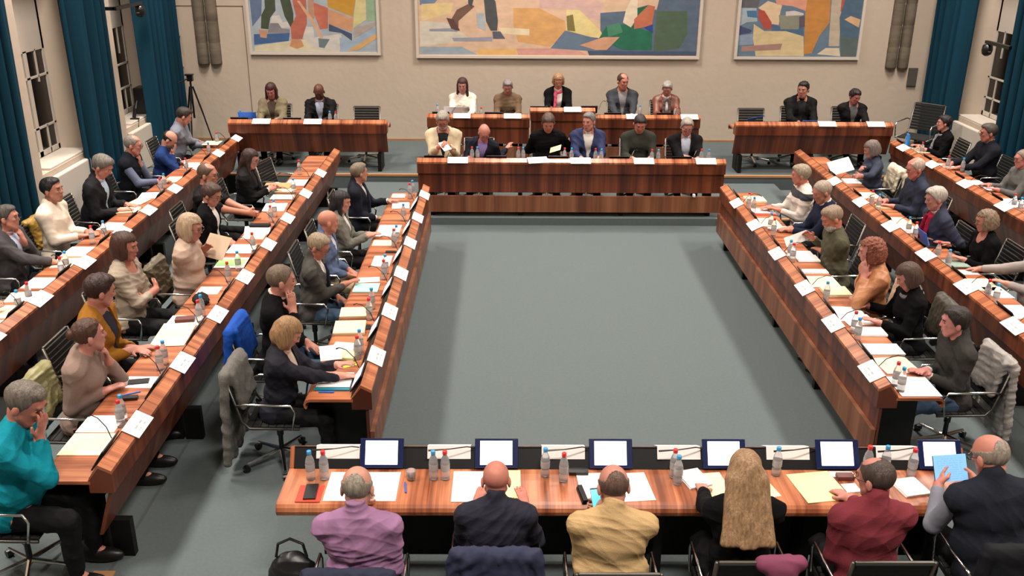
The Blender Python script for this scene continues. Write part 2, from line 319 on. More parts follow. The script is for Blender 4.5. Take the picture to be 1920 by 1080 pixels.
# camera arms on the side walls
def cam_arm(side,Y0,Y1,Z,label):
    X=(XL if side<0 else XR)-side*.0; r=empty('security_camera',(X,Y0,Z)); tag(r,label,'camera','wall mounted cameras')
    s=-side
    MB().box(min(0,s*.3),-.03,-.02,max(0,s*.3),.03,.03).box(min(s*.27,s*.33),-.03,-.02,max(s*.27,s*.33),Y1-Y0,.03).build('arm',m_plast,r)
    MB().lathe([(.02,.0),(.075,-.02),(.085,-.10),(.07,-.16),(.03,-.19)],(s*.30,Y1-Y0-.06,-.02),16).build('dome',m_plast,r,smooth=True)
    MB().lathe([(.0,.0),(.022,.003),(.02,.01),(0,.014)],(s*.30,Y1-Y0-.15,-.14),10).build('lens',m_chrome,r)
cam_arm(-1,14.85,15.9,2.93,'black security camera on an arm beside the left windows')
cam_arm(1,14.9,15.65,2.42,'black security camera on an arm beside the right window')
# tripod
t=empty('tripod',(-5.72,17.35,S2Z)); tag(t,'black folded camera tripod standing before the far left wall','tripod')
for a in (0,1,2):
    an=a*2*PI/3+.5; c,s=math.cos(an),math.sin(an)
    MB().tube([(0.03*c,.03*s,1.12),(.16*c,.16*s,.62),(.30*c,.30*s,.02)],[.018,.015,.012]).box(.28*c-.015,.28*s-.015,0,.28*c+.015,.28*s+.015,.03).build('leg',m_plast,t)
MB().tube([(0,0,.55),(0,0,1.25)],.018).box(-.05,-.04,1.22,.05,.04,1.32).build('column',m_plast,t)
MB().tube([(0,-.02,1.28),(-.2,-.08,1.2)],.012).box(-.08,-.05,1.32,.06,.05,1.345).build('pan_head',m_plast,t)
# things on the far left window sill
p=empty('sill_clamp_lamp',(-6.27,16.0,1.03)); tag(p,'black bracket with cable clamped on the far left window sill','bracket')
MB().box(-.09,-.02,0,.05,.04,.02).tube([(-.05,.06,.02),(-.03,.12,.16),(-.02,.2,.28)],[.03,.035,.012]).build('bracket',m_plast,p)
MB().tube([(.06,-.03,.015),(.075,-.12,-.1),(.09,-.16,-.3),(.085,-.1,-.34)],.008).build('cable',m_plast,p)
tag(MB().box(-6.44,16.45,1.03,-6.24,16.75,1.48).build('loudspeaker',m_plast,bevel=.02),'black boxy loudspeaker on the far left window sill','loudspeaker')
# ---------------------------------------------------------------- desks (local x along the user's right, local -y towards the user)
def desk(label,ox,oy,rz,length,z=0,depth_=.51,board=(.19,.45),legs=(),pb=.31,name='council_desk',group='curved-edge council desks',strip=True,cardlift=0,backfoot=.1):
    r=empty(name,(ox,oy,z),rz); tag(r,label,'desk',group); L_=length
    d=depth_
    # tabletop with rolled user edge
    pr=[(-.15,.740),(-d+.02,.740),(-d-.005,.733),(-d-.022,.715),(-d-.03,.69),(-d-.024,.665),(-d-.012,.652),(-d-.004,.66),(-d-.012,.672),(-d-.014,.692),(-d-.004,.708),(-d+.02,.716),(-.15,.716)]
    MB().prism(pr,0,L_).build('worktop',m_top,r)
    MB().prism([(0,.795),(0,.82),(-.085,.865),(-.165,.745),(-.165,.735),(-.085,.84)],0,L_).build('ledge',m_ledge,r)
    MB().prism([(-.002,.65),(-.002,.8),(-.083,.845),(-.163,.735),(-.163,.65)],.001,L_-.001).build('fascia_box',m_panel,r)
    if strip: 
        MB().prism([(-.172,.742),(-.095,.857),(-.092,.8665),(-.087,.869),(-.168,.738)],.03,L_-.03).build('console_strip',m_black,r)
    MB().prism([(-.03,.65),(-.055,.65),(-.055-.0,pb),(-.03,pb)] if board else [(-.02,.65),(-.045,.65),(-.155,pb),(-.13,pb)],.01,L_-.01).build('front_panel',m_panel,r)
    if board:
        MB().box(.01,-.035,board[0],L_-.01,.005,board[1]).build('lower_board',m_board,r)
    for lx in legs:
        lg=MB().box(lx-.03,-.43,0,lx+.03,-.06 if board else -.19,.65)
        if not board: lg.box(lx-.03,-.19,.5,lx+.03,-.165,.65).box(lx-.03,-.165,0,lx+.03,-.02,pb-.01)
        lg.build('leg',m_black,r)
    return r
D={}
D['L1']=desk('inner left long council desk along the open carpet',-1.04,12.53,-PI/2,5.96,legs=(.25,1.6,3.1,4.6,5.7))
D['L2']=desk('middle left long council desk with exposed black end leg',-2.61,14.65,-PI/2,9.24,board=None,legs=(.3,2,3.8,5.6,7.4,9.02))
D['L3']=desk('outer left council desk nearest the curtains and windows',-4.40,15.42,-PI/2,9.6,board=None,legs=(.3,2,3.8,5.6,7.4,9.3))
D['S']=desk('inner right long council desk along the open carpet',2.934,6.62,PI/2,5.97,legs=(.25,1.6,3.1,4.6,5.7))
D['T']=desk('middle right long council desk before the red scarf man',4.56,5.9,PI/2,8.82,board=None,legs=(.3,2,3.8,5.6,7.4,8.6))
D['U']=desk('outer right council desk nearest the right window',6.34,7.4,PI/2,8.02,board=None,legs=(.3,2,3.8,5.6,7.7))
D['B']=desk('near council desk with six lit screens across the bottom',-1.47,5.745,0,4.62,depth_=.575,board=None,legs=(.35,1.5,2.5,3.5,4.4),pb=.42)
MB().box(.2,-.2,.06,4.42,-.17,.64).build('modesty_panel',m_black,D['B'])
D['Y']=desk('front centre council desk on the low platform facing the room',3.21,13.50,PI,4.51,z=S1Z,board=(.07,.315),legs=(.2,1.5,3,4.3),pb=.36,backfoot=.0)
D['V']=desk('rear left council desk before the mural wall with two people',-1.98,15.6,PI,2.63,z=S2Z,board=None,legs=(.15,1.3,2.5))
D['X']=desk('rear right council desk before the mural wall with two people',6.44,15.6,PI,2.63,z=S2Z,board=None,legs=(.15,1.3,2.5))
D['Wr']=desk('presidium desk section before the leather jacket woman',3.33,16.15,PI,1.80,z=S2Z,board=(.07,.315),legs=(.1,1.6),pb=.36,backfoot=0)
D['Wl']=desk('presidium desk section before the brown turtleneck woman',.40,16.15,PI,1.76,z=S2Z,board=(.07,.315),legs=(.15,1.6),pb=.36,backfoot=0)
struct('floor_podium',MB().box(.41,16.02,S2Z,1.52,17.5,S2Z+.12),m_carpet)
D['Wm']=desk('raised middle presidium desk before the pink scarf woman',1.52,16.13,PI,1.11,z=S2Z+.12,board=(.07,.315),legs=(.1,1.0),pb=.36,backfoot=0)
FR={'L':(-PI/2,0),'R':(PI/2,0)}
# frame info: key -> (root, floor z)
def dpt(key,x,u,z):
    "world point of desk coordinates: x along, u towards the user, z above that desk's floor"
    r=D[key]; a=r.rotation_euler[2]; c,s=math.cos(a),math.sin(a); y=-u
    return (r.location[0]+c*x-s*y, r.location[1]+s*x+c*y, r.location[2]+z)
def dloc(key,p):
    r=D[key]; a=-r.rotation_euler[2]; c,s=math.cos(a),math.sin(a); dx,dy=p[0]-r.location[0],p[1]-r.location[1]
    return c*dx-s*dy, s*dx+c*dy
# ---------------------------------------------------------------- who sits where: key -> short description used in labels
WHO=dict(P1='the man in the grey shirt by the tripod',P2='the man in blue holding his forehead',P3='the man in the black vest',P4='the man in the black coat with grey lapels',P5='the man in the white sweater',P6='the grey suited man touching his mouth',P7='the person in mustard at the left edge',
Q1='the long haired woman in black blazer',Q2='the man with clasped hands',Q3='the young man in black cardigan and white shirt',Q4='the blonde woman reading a beige sheet',Q5='the woman with crossed arms',Q6='the woman in mustard jacket',Q7='the woman in taupe sweater',Q8='the man in the teal sweater',
R1='the navy suited man at the far end',R2='the dark haired woman in grey blazer',R3='the bald man in blue jacket',R4='the man in charcoal suit and glasses',R5='the man in black sweater leaning on his hand',R6='the blonde bobbed woman in navy',
B1='the man in the lilac shirt',B2='the bald man in navy suit',B3='the man in beige sweater',B4='the woman with long blonde hair',B5='the man in maroon sweater',B6='the man holding a tablet',
S1='the man in the striped sweater',S2='the bald man in navy pullover',S3='the bearded man in olive sweater',S4='the red curly haired woman',S5='the brown haired woman in black',S6='the dark haired man in charcoal fleece',
T1='the woman holding up a sheet',T2='the white haired man in dark navy shirt',T3='the man with red scarf',T4='the curly blonde woman in black',T5='the person in light grey at the right edge',T0='the empty near seat',
U1='the woman with grey scarf',U2='the man in black beside the right window',U3='the man in grey pullover and glasses',U0='the empty right seat',
V1='the red haired woman with a laptop',V2='the bald man in black suit',W1='the woman in white sweater',W2='the person with a headband',W3='the woman with pink scarf',W4='the man in dark grey suit',W5='the woman in brown leather jacket',
X1='the left of two men in black',X2='the right of two men in black',Y1='the bearded man in cream jacket',Y2='the leaning man in lilac shirt',Y3='the man in black reading yellow pages',Y4='the man in blue blazer',Y5='the man in dark green sweater',Y6='the man in black cardigan and pale shirt',
P8='the empty seat below the mustard sleeve',P9='the empty seat at the lower left edge')
DK=dict(P='L3',Q='L2',R='L1',B='B',S='S',T='T',U='U',V='V',X='X',Y='Y')
def deskof(k):
    if k[0]=='W': return {'W1':'Wl','W2':'Wl','W3':'Wm','W4':'Wr','W5':'Wr'}[k]
    return DK[k[0]]
def deskz(dk): return D[dk].location[2]
CARDS=dict(P1=(441,256),P2=(410,284),P3=(365,312),P4=(329,350),P5=(282,390),P6=(230,430),P7=(166,487),P8=(91,555),P9=(12,630),
Q1=(601,321),Q2=(570,359),Q3=(541,405),Q4=(504,454),Q5=(460,514),Q6=(411,584),Q7=(343,674),Q8=(259,789),
R1=(798,362),R2=(786,404),R3=(770,451),R4=(752.5,508),R5=(730,579),R6=(702.5,662),
S1=(1378,377),S2=(1411,418),S3=(1458,471),S4=(1507,535),S5=(1560,601),S6=(1628,690),
T1=(1570,336),T2=(1615,375),T3=(1666,420),T4=(1729,473),T5=(1803,533),T0=(1893,606),
U1=(1692,274),U2=(1745,305),U3=(1802,341),U0=(1870,383),V1=(490,224),V2=(586,225),X1=(1554,231),X2=(1645,231),
W1=(866,214),W2=(961,214),W3=(1073,200),W4=(1190,215),W5=(1292,215),
Y1=(859,294),Y3=(1006,292),Y4=(1088,295),Y5=(1205,294),Y6=(1320,294),
B1=(630,850),B2=(841,848),B3=(1057,846),B4=(1275,846),B5=(1479,843),B6=(1685,843))
PROTO_Z=-50
def put(o,dk,x,u,z,rot=0):
    p=dpt(dk,x,u,z); o.location=p; o.rotation_euler=(0,0,D[dk].rotation_euler[2]+rot)
# name card: one folded piece over the ledge; local origin at the ledge apex
def card_mesh(inner):
    mb=MB(); a=math.atan2(.045,.085); c,s=math.cos(a),math.sin(a); n=(s*.004,c*.004); L_=.128; w=.148
    o0=(0,.004); o1=(L_*c,-L_*s+.004)  # local +y away from the user
    mb.prism([(o0[0],o0[1]+.003),(o1[0],o1[1]+.003),(o1[0],o1[1]+.006),(o0[0],o0[1]+.006)],-w,w)
    mb.prism([(0,.008),(-.004,.006),(-inner*.52,-inner*.855+.006),(-inner*.52-.003,-inner*.855+.008),(-.005,.011)],-w,w)
    return mb
cardp=card_mesh(.03).build('name_card',m_card); cardb=card_mesh(.115).build('name_card',m_paper)
used=set()
def first(o,key):
    if key in used: return copy_tree(o)
    used.add(key); return o
CX={}
for k,(px,py) in CARDS.items():
    dk=deskof(k); z=.87+deskz(dk); x,_=dloc(dk,at(px,py,z)); CX[k]=x
    o=first(cardb if k[0]=='B' else cardp,'cb' if k[0]=='B' else 'cp')
    put(o,dk,x,.085,.865,rot=(.22 if k=='Y3' else 0)); 
    if k=='Y3': o.location.z+=.006
    tag(o,('folded white name card, seen from behind, before ' if k[0]=='B' else 'white name card on the ledge before ')+WHO[k],'name card','white name cards on the desk ledges')
# desk screens with microphone
def screen_unit(B):
    r=empty('desk_screen',(0,0,0)); a=math.atan2(.11,.165); c,s=math.cos(a),math.sin(a)
    def q(t,h): return (s*t+c*-h, c*t+s*h*1.0) # y away,z up
    T=.20 if B else .17
    p=[q(0,0),q(T,0),q(T,.012),q(0,.012)]
    MB().prism([(p[i][0],p[i][1]) for i in range(4)],-.148,.148).build('bezel',m_navy if B else m_bez,r,bevel=.003)
    p=[q(.022,.0122),q(T-.016,.0122),q(T-.016,.0135),q(.022,.0135)]
    MB().prism([(a_,b_) for a_,b_ in p],-.112,.108).build('lit_display',m_screen,r)
    if B: pts=[(-.155,.06,.125),(-.2,.03,.15),(-.32,-.01,.155),(-.46,-.02,.15)]
    else: pts=[(-.17,.02,.06),(-.2,-.02,.14),(-.24,-.09,.19),(-.28,-.15,.19),(-.3,-.18,.17)]
    g=MB().tube(pts,[.004]*(len(pts)-1)+[.007],6).build('gooseneck_microphone',m_plast,r)
    return r
sp,sb=screen_unit(0),screen_unit(1)
MON={k:CX[k]+.33 for k in CX if k[0] in 'PQRSTU'}
for k,px in dict(B1=716,B2=931,B3=1145,B4=1357,B5=1569,B6=1777).items(): MON[k]=dloc('B',at(px,850,.84))[0]
for k,px in dict(Y1=815,Y2=931,Y3=1046,Y4=1159,Y5=1275).items(): MON[k]=dloc('Y',at(px,292,.87+S1Z))[0]
for k,px,py in (('V1',452,219),('V2',550,220),('W1',827,210),('W2',925,210),('W3',1102,194),('W4',1148,211),('W5',1245,211)): 
    dk=deskof(k); MON[k]=dloc(dk,at(px,py,.88+deskz(dk)))[0]
LEN=dict(L1=5.96,L2=9.24,L3=9.6,S=5.97,T=8.82,U=8.02,B=4.62)
for k,x in MON.items():
    dk=deskof(k)
    if dk in LEN: x=min(x,LEN[dk]-.17)
    o=first(sb if k[0]=='B' else sp,'sb' if k[0]=='B' else 'sp'); put(o,dk,x,.178,.752)
    tag(o,'desk screen with microphone before '+WHO[k],'screen','lit desk screens with microphones')
# water bottles
def bottle(cm):
    r=empty('water_bottle'); pr=[(.0,.003),(.024,0),(.030,.006),(.031,.05),(.028,.06),(.031,.07),(.028,.08),(.031,.09),(.031,.13),(.026,.155),(.014,.182),(.012,.196)]
    MB().lathe(pr,(0,0,0),14).build('bottle',m_clear,r,smooth=True)
    MB().lathe([(.0315,.072),(.0318,.075),(.0318,.118),(.0315,.121)],(0,0,0),14).build('bottle_label',m_water,r,smooth=True)
    MB().lathe([(.0,.193),(.0155,.192),(.0158,.195),(.0158,.214),(.014,.2175),(.0,.218)],(0,0,0),14).build('cap',cm,r,smooth=True); return r
BR,BB=bottle(m_red),bottle(m_blue)
BOT=dict(L3='r422,236 b390,268 r347,297 b306,326 r299,334 r169,424 b192,415 b120,472 r111,483 r52,530 b35,545',
L2='r560,301 b549,335 b513,376 r506,386 r472,437 b444,472 r425,492 b375,554 r370,564 b304,640 r295,650 b224,742 r220,752',
L1='b773,339 r768,344 b756,383 b743,423 r738,430 b722,478 r719,488 b696,541 r691,560 b677,619 r671,631',
B='b579,847 r605,847 b812,847 r834,847 b1023,842 r1058,851 r1267,844 b1274,856 b1461,840 r1631,836 b1663,834 r1717,843',
S='r1404,362 b1415,370 b1447,400 r1453,410 b1482,451 r1489,457 b1550,529 r1606,585 b1613,597 r1682,680 b1696,690',
T='r1637,358 b1650,365 b1707,408 r1720,417 r1759,454 b1782,469 r1855,525 b1873,533',
U='b1702,251 r1731,267 r1780,293 b1808,297 r1905,364 b1917,371',
V='b450,207 b618,209 r629,210',Wl='b821,193 r902,205',Wr='b1200,197 r1267,200',
Y='r885,276 b895,276 r972,277 b981,277 r1059,278 b1072,278 r1117,279 b1128,280 r1223,281 b1235,281 r1316,280 b1330,281')
def near_who(dk,x):
    c=[(abs(MON.get(k,CX.get(k,0))-.1-x),k) for k in set(MON)|set(CX) if deskof(k)==dk]
    return WHO[min(c)[1]]
LAB={}
def uniq(o,label,cat,group=None):
    LAB.setdefault(label,[]).append(o); tag(o,label,cat,group)
for dk,s in BOT.items():
    for it in s.split():
        px,py=map(float,it[1:].split(',')); p=at(px,py,.74+.21+deskz(dk)); x,y=dloc(dk,p); u=min(max(-y,.215),.49); x=max(x,.06)
        red=it[0]=='r'; o=first(BR if red else BB,it[0]); put(o,dk,x,u,.7405,rot=random.random()*6)
        uniq(o,('red' if red else 'blue')+' capped water bottle before '+near_who(dk,x),'bottle','small water bottles on the desks')
# papers, folders and small things on the desks
def sheet(name,m_,wx,du,h=.004,n=1,sub=None):
    o=MB()
    for i in range(n): j=.006*i; o.box(-wx/2+j*(i%2),-du/2-j*.5,h*i,wx/2+j*(i%2),du/2-j*.5,h*(i+1)-.0004)
    q=o.build(name,m_)
    return q
KIND=dict(w=('paper_sheet',m_print,.003,1,'white printed sheet','paper'),W=('paper_stack',m_paper,.005,3,'stack of white papers','papers'),c=('paper_sheet',m_printc,.003,1,'cream printed sheet','paper'),y=('writing_pad',m_yellow,.005,1,'pale yellow writing pad','writing pad'),
k=('book',m_black,.016,2,'pair of black notebooks','book'),g=('paper_sheet',m_green,.002,1,'green sheet','paper'),l=('leaflet',m_lime,.002,1,'lime green leaflet','leaflet'),m=('folder',m_mint,.012,1,'mint green folder','folder'),t=('folder',m_teal,.012,1,'teal folder','folder'),
r=('folder',m_redf,.005,1,'orange red folder','folder'),p=('mobile_phone',m_plast,.009,1,'black mobile phone','phone'),n=('pen',m_pen,.009,1,'blue pen','pen'),s=('paper_stack',m_cream,.014,2,'thick cream document','papers'),b=('booklet',m_print,.008,2,'thick white booklet','booklet'),
e=('glasses_case',mat('brown_case',(92,40,34),.5),.03,1,'brown glasses case','case'),x=('black_box',m_plast,.025,1,'small black device','device'),z=('tablet_cover',mat('grey_green_cover',(120,140,128),.6),.01,1,'grey green tablet cover','tablet'))
PAP='''L3 c388,268,.30,.26,0,.06 g410,262,.16,.12,0 w362,309,.30,.22,0 c325,336,.3,.2,0 w276,366,.3,.24,8 c248,378,.26,.2,-12,.006 s232,396,.24,.26,10 w219,424,.3,.3,-6 w141,471,.32,.28,0 c124,492,.3,.26,8 w76,530,.3,.28,0 w40,556,.26,.26,10 c12,584,.32,.3,0 c0,612,.3,.28,4
L2 w556,342,.32,.27,0 s534,359,.2,.24,-6,.005 W524,370,.2,.28,0 w512,388,.36,.28,4 k488,424,.09,.24,0 w452,431,.36,.3,12 c478,441,.3,.26,0,.004 w452,466,.3,.28,0 g430,492,.2,.3,0,.004 w430,492,.32,.36,0 w392,544,.2,.22,0 w336,600,.22,.3,0 e347,601,.09,.17,10,.004 c322,627,.5,.3,4,.004 w264,716,.2,.26,0 p260,716,.08,.16,12,.005 n246,738,.012,.14,30 x242,748,.05,.13,10 w173,794,.25,.28,0 c163,832,.30,.30,0
L1 W748,368,.16,.17,0 W752,386,.26,.22,5 w729,432,.44,.27,0 c717,455,.2,.22,0 w716,489,.34,.2,0 p737,472,.06,.12,0 w692,524,.14,.22,8 m687,540,.24,.25,0 s664,588,.22,.26,4 s646,616,.28,.28,4 p686,614,.1,.1,20 w640,655,.3,.2,-10 s640,668,.16,.26,-6,.006 l654,682,.1,.12,30 t628,716,.30,.28,0 w629,714,.26,.27,0,.014 n612,735,.02,.12,0
B r581,925,.16,.19,0 p583,923,.08,.17,3,.006 w680,911,.47,.34,0 n760,914,.012,.12,8 w885,911,.26,.36,0 y958,908,.13,.35,0 w1120,912,.24,.33,4 w1188,912,.22,.33,6 x1084,883,.13,.06,0 k1091,934,.03,.18,9 b1299,896,.16,.21,18 c1343,914,.17,.36,8 c1424,905,.14,.32,14 y1534,912,.30,.34,9 w1576,884,.16,.07,0 e1584,896,.11,.06,0 w1596,914,.1,.1,8 b1705,914,.18,.2,12
S s1418,376,.26,.26,0 w1432,395,.24,.27,0 r1436,402,.1,.27,0 c1430,417,.34,.26,0,.006 w1466,428,.16,.24,0 w1505,477,.26,.28,0 b1517,486,.2,.24,0,.004 b1528,510,.11,.26,0 c1542,528,.32,.3,0,.003 s1568,549,.24,.26,0 w1584,588,.36,.3,-4 w1614,600,.24,.28,6,.004 b1637,623,.18,.26,0 W1657,656,.22,.32,0 c1680,684,.30,.3,6 w1718,728,.34,.36,0,.004
T w1602,339,.28,.22,0 c1630,366,.3,.24,0 s1664,389,.14,.24,0 c1681,415,.36,.26,0 w1710,430,.26,.22,0 z1790,494,.22,.22,0 z1797,500,.1,.22,0,.012 w1809,510,.14,.26,0 c1840,533,.34,.28,0 w1871,548,.3,.2,0 w1906,584,.34,.26,0
U c1715,277,.18,.2,0 c1741,283,.24,.22,0 w1777,310,.22,.2,0 w1830,342,.26,.2,0 p1855,353,.3,.16,0 w1861,355,.26,.16,0,.012 w1902,380,.4,.24,0
Y w902,293,.2,.1,0 w1062,288,.18,.16,0
X r1586,229,.1,.1,0 w1452,225,.2,.14,14'''
for line in PAP.splitlines():
    dk,*its=line.split()
    for it in its:
        a=it[1:].split(','); px,py,wx,du,rot=map(float,a[:5]); dz=float(a[5]) if len(a)>5 else 0
        nm,m_,h,n,lab,cat=KIND[it[0]]; x,y=dloc(dk,at(px,py,.745+deskz(dk))); u=-y; U_=.575 if dk=='B' else .51
        du_=min(du,U_-.19); u=min(max(u,.19+du_/2),U_+.01-du_/2); x=max(x,wx/2+.02)
        if dk in LEN: x=min(x,LEN[dk]-wx/2-.01)
        o=sheet(nm,m_,wx,du_,h,n); put(o,dk,x,u,.7405+dz,rot=math.radians(rot))
        uniq(o,lab+' before '+near_who(dk,x),cat)
# ---------------------------------------------------------------- chairs (facing local +y, origin on the floor under the seat)
def chair_proto():
    r=empty('office_chair')
    s=MB(); n=7
    for i in range(n): a=-.22+.44*i/n; s.box(-.215,a,.428,.215,a+.058,.446)
    s.box(-.205,-.2,.424,.205,.2,.436); s.build('seat',m_fabric,r,bevel=.004)
    b=MB()
    for i in range(9):
        z=.50+.043*i; y=-.235-.10*((z-.5)/.4); b.box(-.215,y-.012,z,.215,y+.006,z+.040)
    b.build('backrest',m_fabric,r,bevel=.004)
    MB().box(-.225,-.355,.885,.225,-.332,.91).build('top_bar',m_bar,r,bevel=.008)
    for sx in (-1,1):
        x=.232*sx
        MB().tube([(x,.22,.43),(x,-.18,.435),(x,-.235,.50),(x,-.34,.90)],.012).build('side_frame',m_bar,r,smooth=True)
        a=MB(); a.tube([(x*1.12,.17,.44),(x*1.14,.20,.60),(x*1.14,.17,.655),(x*1.14,-.2,.665),(x*1.04,-.27,.64)],.010); a.build('armrest',m_chrome,r,smooth=True)
    MB().tube([(-.23,-.05,.42),(.23,-.05,.42)],.012).tube([(-.23,.12,.42),(.23,.12,.42)],.010).build('crossbar',m_chrome,r)
    MB().tube([(0,0,.42),(0,0,.25)],.028,12).tube([(0,0,.26),(0,0,.09)],.02,12).build('column',m_plast,r)
    for k in range(5):
        an=k*2*PI/5+.3; c,s_=math.cos(an),math.sin(an)
        MB().tube([(0,0,.115),(.30*c,.30*s_,.07)],[.020,.012]).build('base_spoke',m_chrome,r)
        MB().tube([(.31*c-.022*s_,.31*s_+.022*c,.028),(.31*c+.022*s_,.31*s_-.022*c,.028)],.027,10).build('caster',m_plast,r)
    return r
CH=chair_proto(); chair_used=[False]
def chair(x,y,z,rz,label):
    o=CH if not chair_used[0] else copy_tree(CH); chair_used[0]=True
    o.location=(x,y,z); o.rotation_euler=(0,0,rz)
    return tag(o,label,'chair','black mesh office chairs')
# ---------------------------------------------------------------- implicit surfaces
def V3(*a): return np.array(a,float)
def unit(v): v=np.array(v,float); return v/(np.linalg.norm(v)+1e-9)
class SDF:
    def __init__(s): s.pr=[]; s.cuts=[]
    def cap(s,a,b,ra,rb,k=.02): s.pr.append(('c',V3(*a),V3(*b),ra,rb,k)); return s
    def ell(s,c,r,R=None,k=.02): s.pr.append(('e',V3(*c),V3(*r),np.eye(3) if R is None else np.array(R),None,k)); return s
    def sub(s,fn): s.cuts.append(fn); return s
    def mesh(s,name,res,mats,parent,disp=None,region=None,infl=0.0):
        lo=[];hi=[]
        for p in s.pr:
            if p[0]=='c': rr=max(p[3],p[4]); lo.append(np.minimum(p[1],p[2])-rr); hi.append(np.maximum(p[1],p[2])+rr)
            else: rr=p[2].max(); ext=np.sqrt(((p[3]*p[2][:,None])**2).sum(0)); lo.append(p[1]-ext); hi.append(p[1]+ext)
        pad=.02+infl; L0=np.min(lo,0)-pad; H0=np.max(hi,0)+pad; n=np.ceil((H0-L0)/res).astype(int)+1
        ax=[(L0[i]+res*np.arange(n[i])).astype(np.float32) for i in range(3)]
        D=np.full(n,.08,np.float32)
        for p,l,h in zip(s.pr,lo,hi):
            k=p[5]; m_=k+infl+.03
            i0=np.clip(np.floor((l-m_-L0)/res).astype(int),0,n); i1=np.clip(np.ceil((h+m_-L0)/res).astype(int)+1,0,n)
            x=ax[0][i0[0]:i1[0]][:,None,None]; y=ax[1][i0[1]:i1[1]][None,:,None]; z=ax[2][i0[2]:i1[2]][None,None,:]
            if p[0]=='c':
                a,b=p[1],p[2]; ba=b-a; L2=float(ba@ba)+1e-9; px,py,pz=x-a[0],y-a[1],z-a[2]
                t=np.clip((px*ba[0]+py*ba[1]+pz*ba[2])/L2,0,1)
                d=np.sqrt((px-t*ba[0])**2+(py-t*ba[1])**2+(pz-t*ba[2])**2)-(p[3]+(p[4]-p[3])*t)
            else:
                R=p[3]; r=p[2]; c=p[1]; px,py,pz=x-c[0],y-c[1],z-c[2]; k0=0;k1=0
                for j in range(3):
                    q=R[j][0]*px+R[j][1]*py+R[j][2]*pz; k0=k0+(q/r[j])**2; k1=k1+(q/r[j]**2)**2
                k0=np.sqrt(k0); d=k0*(k0-1)/(np.sqrt(k1)+1e-6)
            d=d.astype(np.float32)-infl; S=D[i0[0]:i1[0],i0[1]:i1[1],i0[2]:i1[2]]
            if k>0:
                hh=np.clip(.5+.5*(S-d)/k,0,1); np.copyto(S,S*(1-hh)+d*hh-k*hh*(1-hh))
            else: np.minimum(S,d,out=S)
        X,Y,Z=ax[0][:,None,None],ax[1][None,:,None],ax[2][None,None,:]
        for fn in s.cuts: D=np.maximum(D,-fn(X,Y,Z)).astype(np.float32)
        V,F=nets(D,L0,res)
        if len(V)==0: return None
        me=bpy.data.meshes.new(name)
        me.vertices.add(len(V)); me.vertices.foreach_set('co',V.ravel()); me.loops.add(4*len(F)); me.loops.foreach_set('vertex_index',F.ravel())
        me.polygons.add(len(F)); me.polygons.foreach_set('loop_start',np.arange(0,4*len(F),4)); 
        me.update(calc_edges=True)
        if disp is not None:
            N=np.empty(len(V)*3,np.float32); me.vertices.foreach_get('normal',N); N=N.reshape(-1,3)
            V=V+N*disp(V)[:,None]; me.vertices.foreach_set('co',V.astype(np.float32).ravel())
        for q in mats: me.materials.append(q)
        if region is not None:
            me.polygons.foreach_set('material_index',region(V[F].mean(1)).astype(np.int32))
        me.polygons.foreach_set('use_smooth',np.ones(len(F),bool)); me.update()
        o=bpy.data.objects.new(name,me); C.objects.link(o); o.parent=parent
        if parent is not None: KIDS.setdefault(parent.name,[]).append(o)
        return o
def nets(D,L0,res):
    B=D<0; n=np.array(D.shape)
    c=B[:-1,:-1,:-1].astype(np.int8)
    tot=sum(B[i:n[0]-1+i,j:n[1]-1+j,k:n[2]-1+k].astype(np.int8) for i in(0,1) for j in(0,1) for k in(0,1))
    I=np.argwhere((tot>0)&(tot<8))
    if len(I)==0: return np.zeros((0,3)),np.zeros((0,4),int)
    off=np.array([(i,j,k) for i in(0,1) for j in(0,1) for k in(0,1)])
    val=np.stack([D[I[:,0]+o[0],I[:,1]+o[1],I[:,2]+o[2]] for o in off],1)
    acc=np.zeros((len(I),3)); cnt=np.zeros(len(I))
    for a in range(8):
        for b in range(a+1,8):
            if np.abs(off[a]-off[b]).sum()!=1: continue
            s=(val[:,a]<0)!=(val[:,b]<0); t=np.where(s,val[:,a]/(val[:,a]-val[:,b]+1e-12),0)
            acc+=np.where(s[:,None],off[a]+t[:,None]*(off[b]-off[a]),0); cnt+=s
    V=(L0+res*(I+acc/cnt[:,None])).astype(np.float32)
    ID=np.full(n,-1,np.int32); ID[I[:,0],I[:,1],I[:,2]]=np.arange(len(I)); F=[]
    for d in range(3):
        s0=[slice(1,None)]*3; s1=[slice(1,None)]*3
        sl=[slice(1,-1)]*3; sl[d]=slice(0,-1); sh=[slice(1,-1)]*3; sh[d]=slice(1,None)
        E=B[tuple(sl)]!=B[tuple(sh)]; J=np.argwhere(E); add=np.ones(3,int); add[d]=0; J=J+add
        e1=np.eye(3,dtype=int)[(d+1)%3]; e2=np.eye(3,dtype=int)[(d+2)%3]
        q=np.stack([ID[tuple((J-e1-e2).T)],ID[tuple((J-e2).T)],ID[tuple(J.T)],ID[tuple((J-e1).T)]],1)
        ins=B[tuple(J.T)]; q[~ins]=q[~ins][:,::-1]; F.append(q[(q>=0).all(1)])
    return V,np.concatenate(F)
def wrink(seed,amp,sc=1.0):
    r=np.random.default_rng(seed); K=r.normal(size=(7,3))*np.array([16,16,22])*sc; P=r.random(7)*6
    def f(V):
        d=0
        for i in range(7): w_=np.sin(V@K[i]*.8+P[i]+2.2*np.sin(V@K[(i+1)%7]*.45)); d=d+(1-2*np.abs(w_)**.7)*(1 if i<4 else .5)
        return (amp*d/3).astype(np.float32)
    return f
def strands(seed,amp,freq=90,axis=(1,1,.12)):
    r=np.random.default_rng(seed); K=r.normal(size=(6,3))*freq*np.array(axis); P=r.random(6)*6
    def f(V):
        d=0
        for i in range(6): d=d+np.sin(V@K[i]+P[i])
        return (amp*d/3).astype(np.float32)
    return f
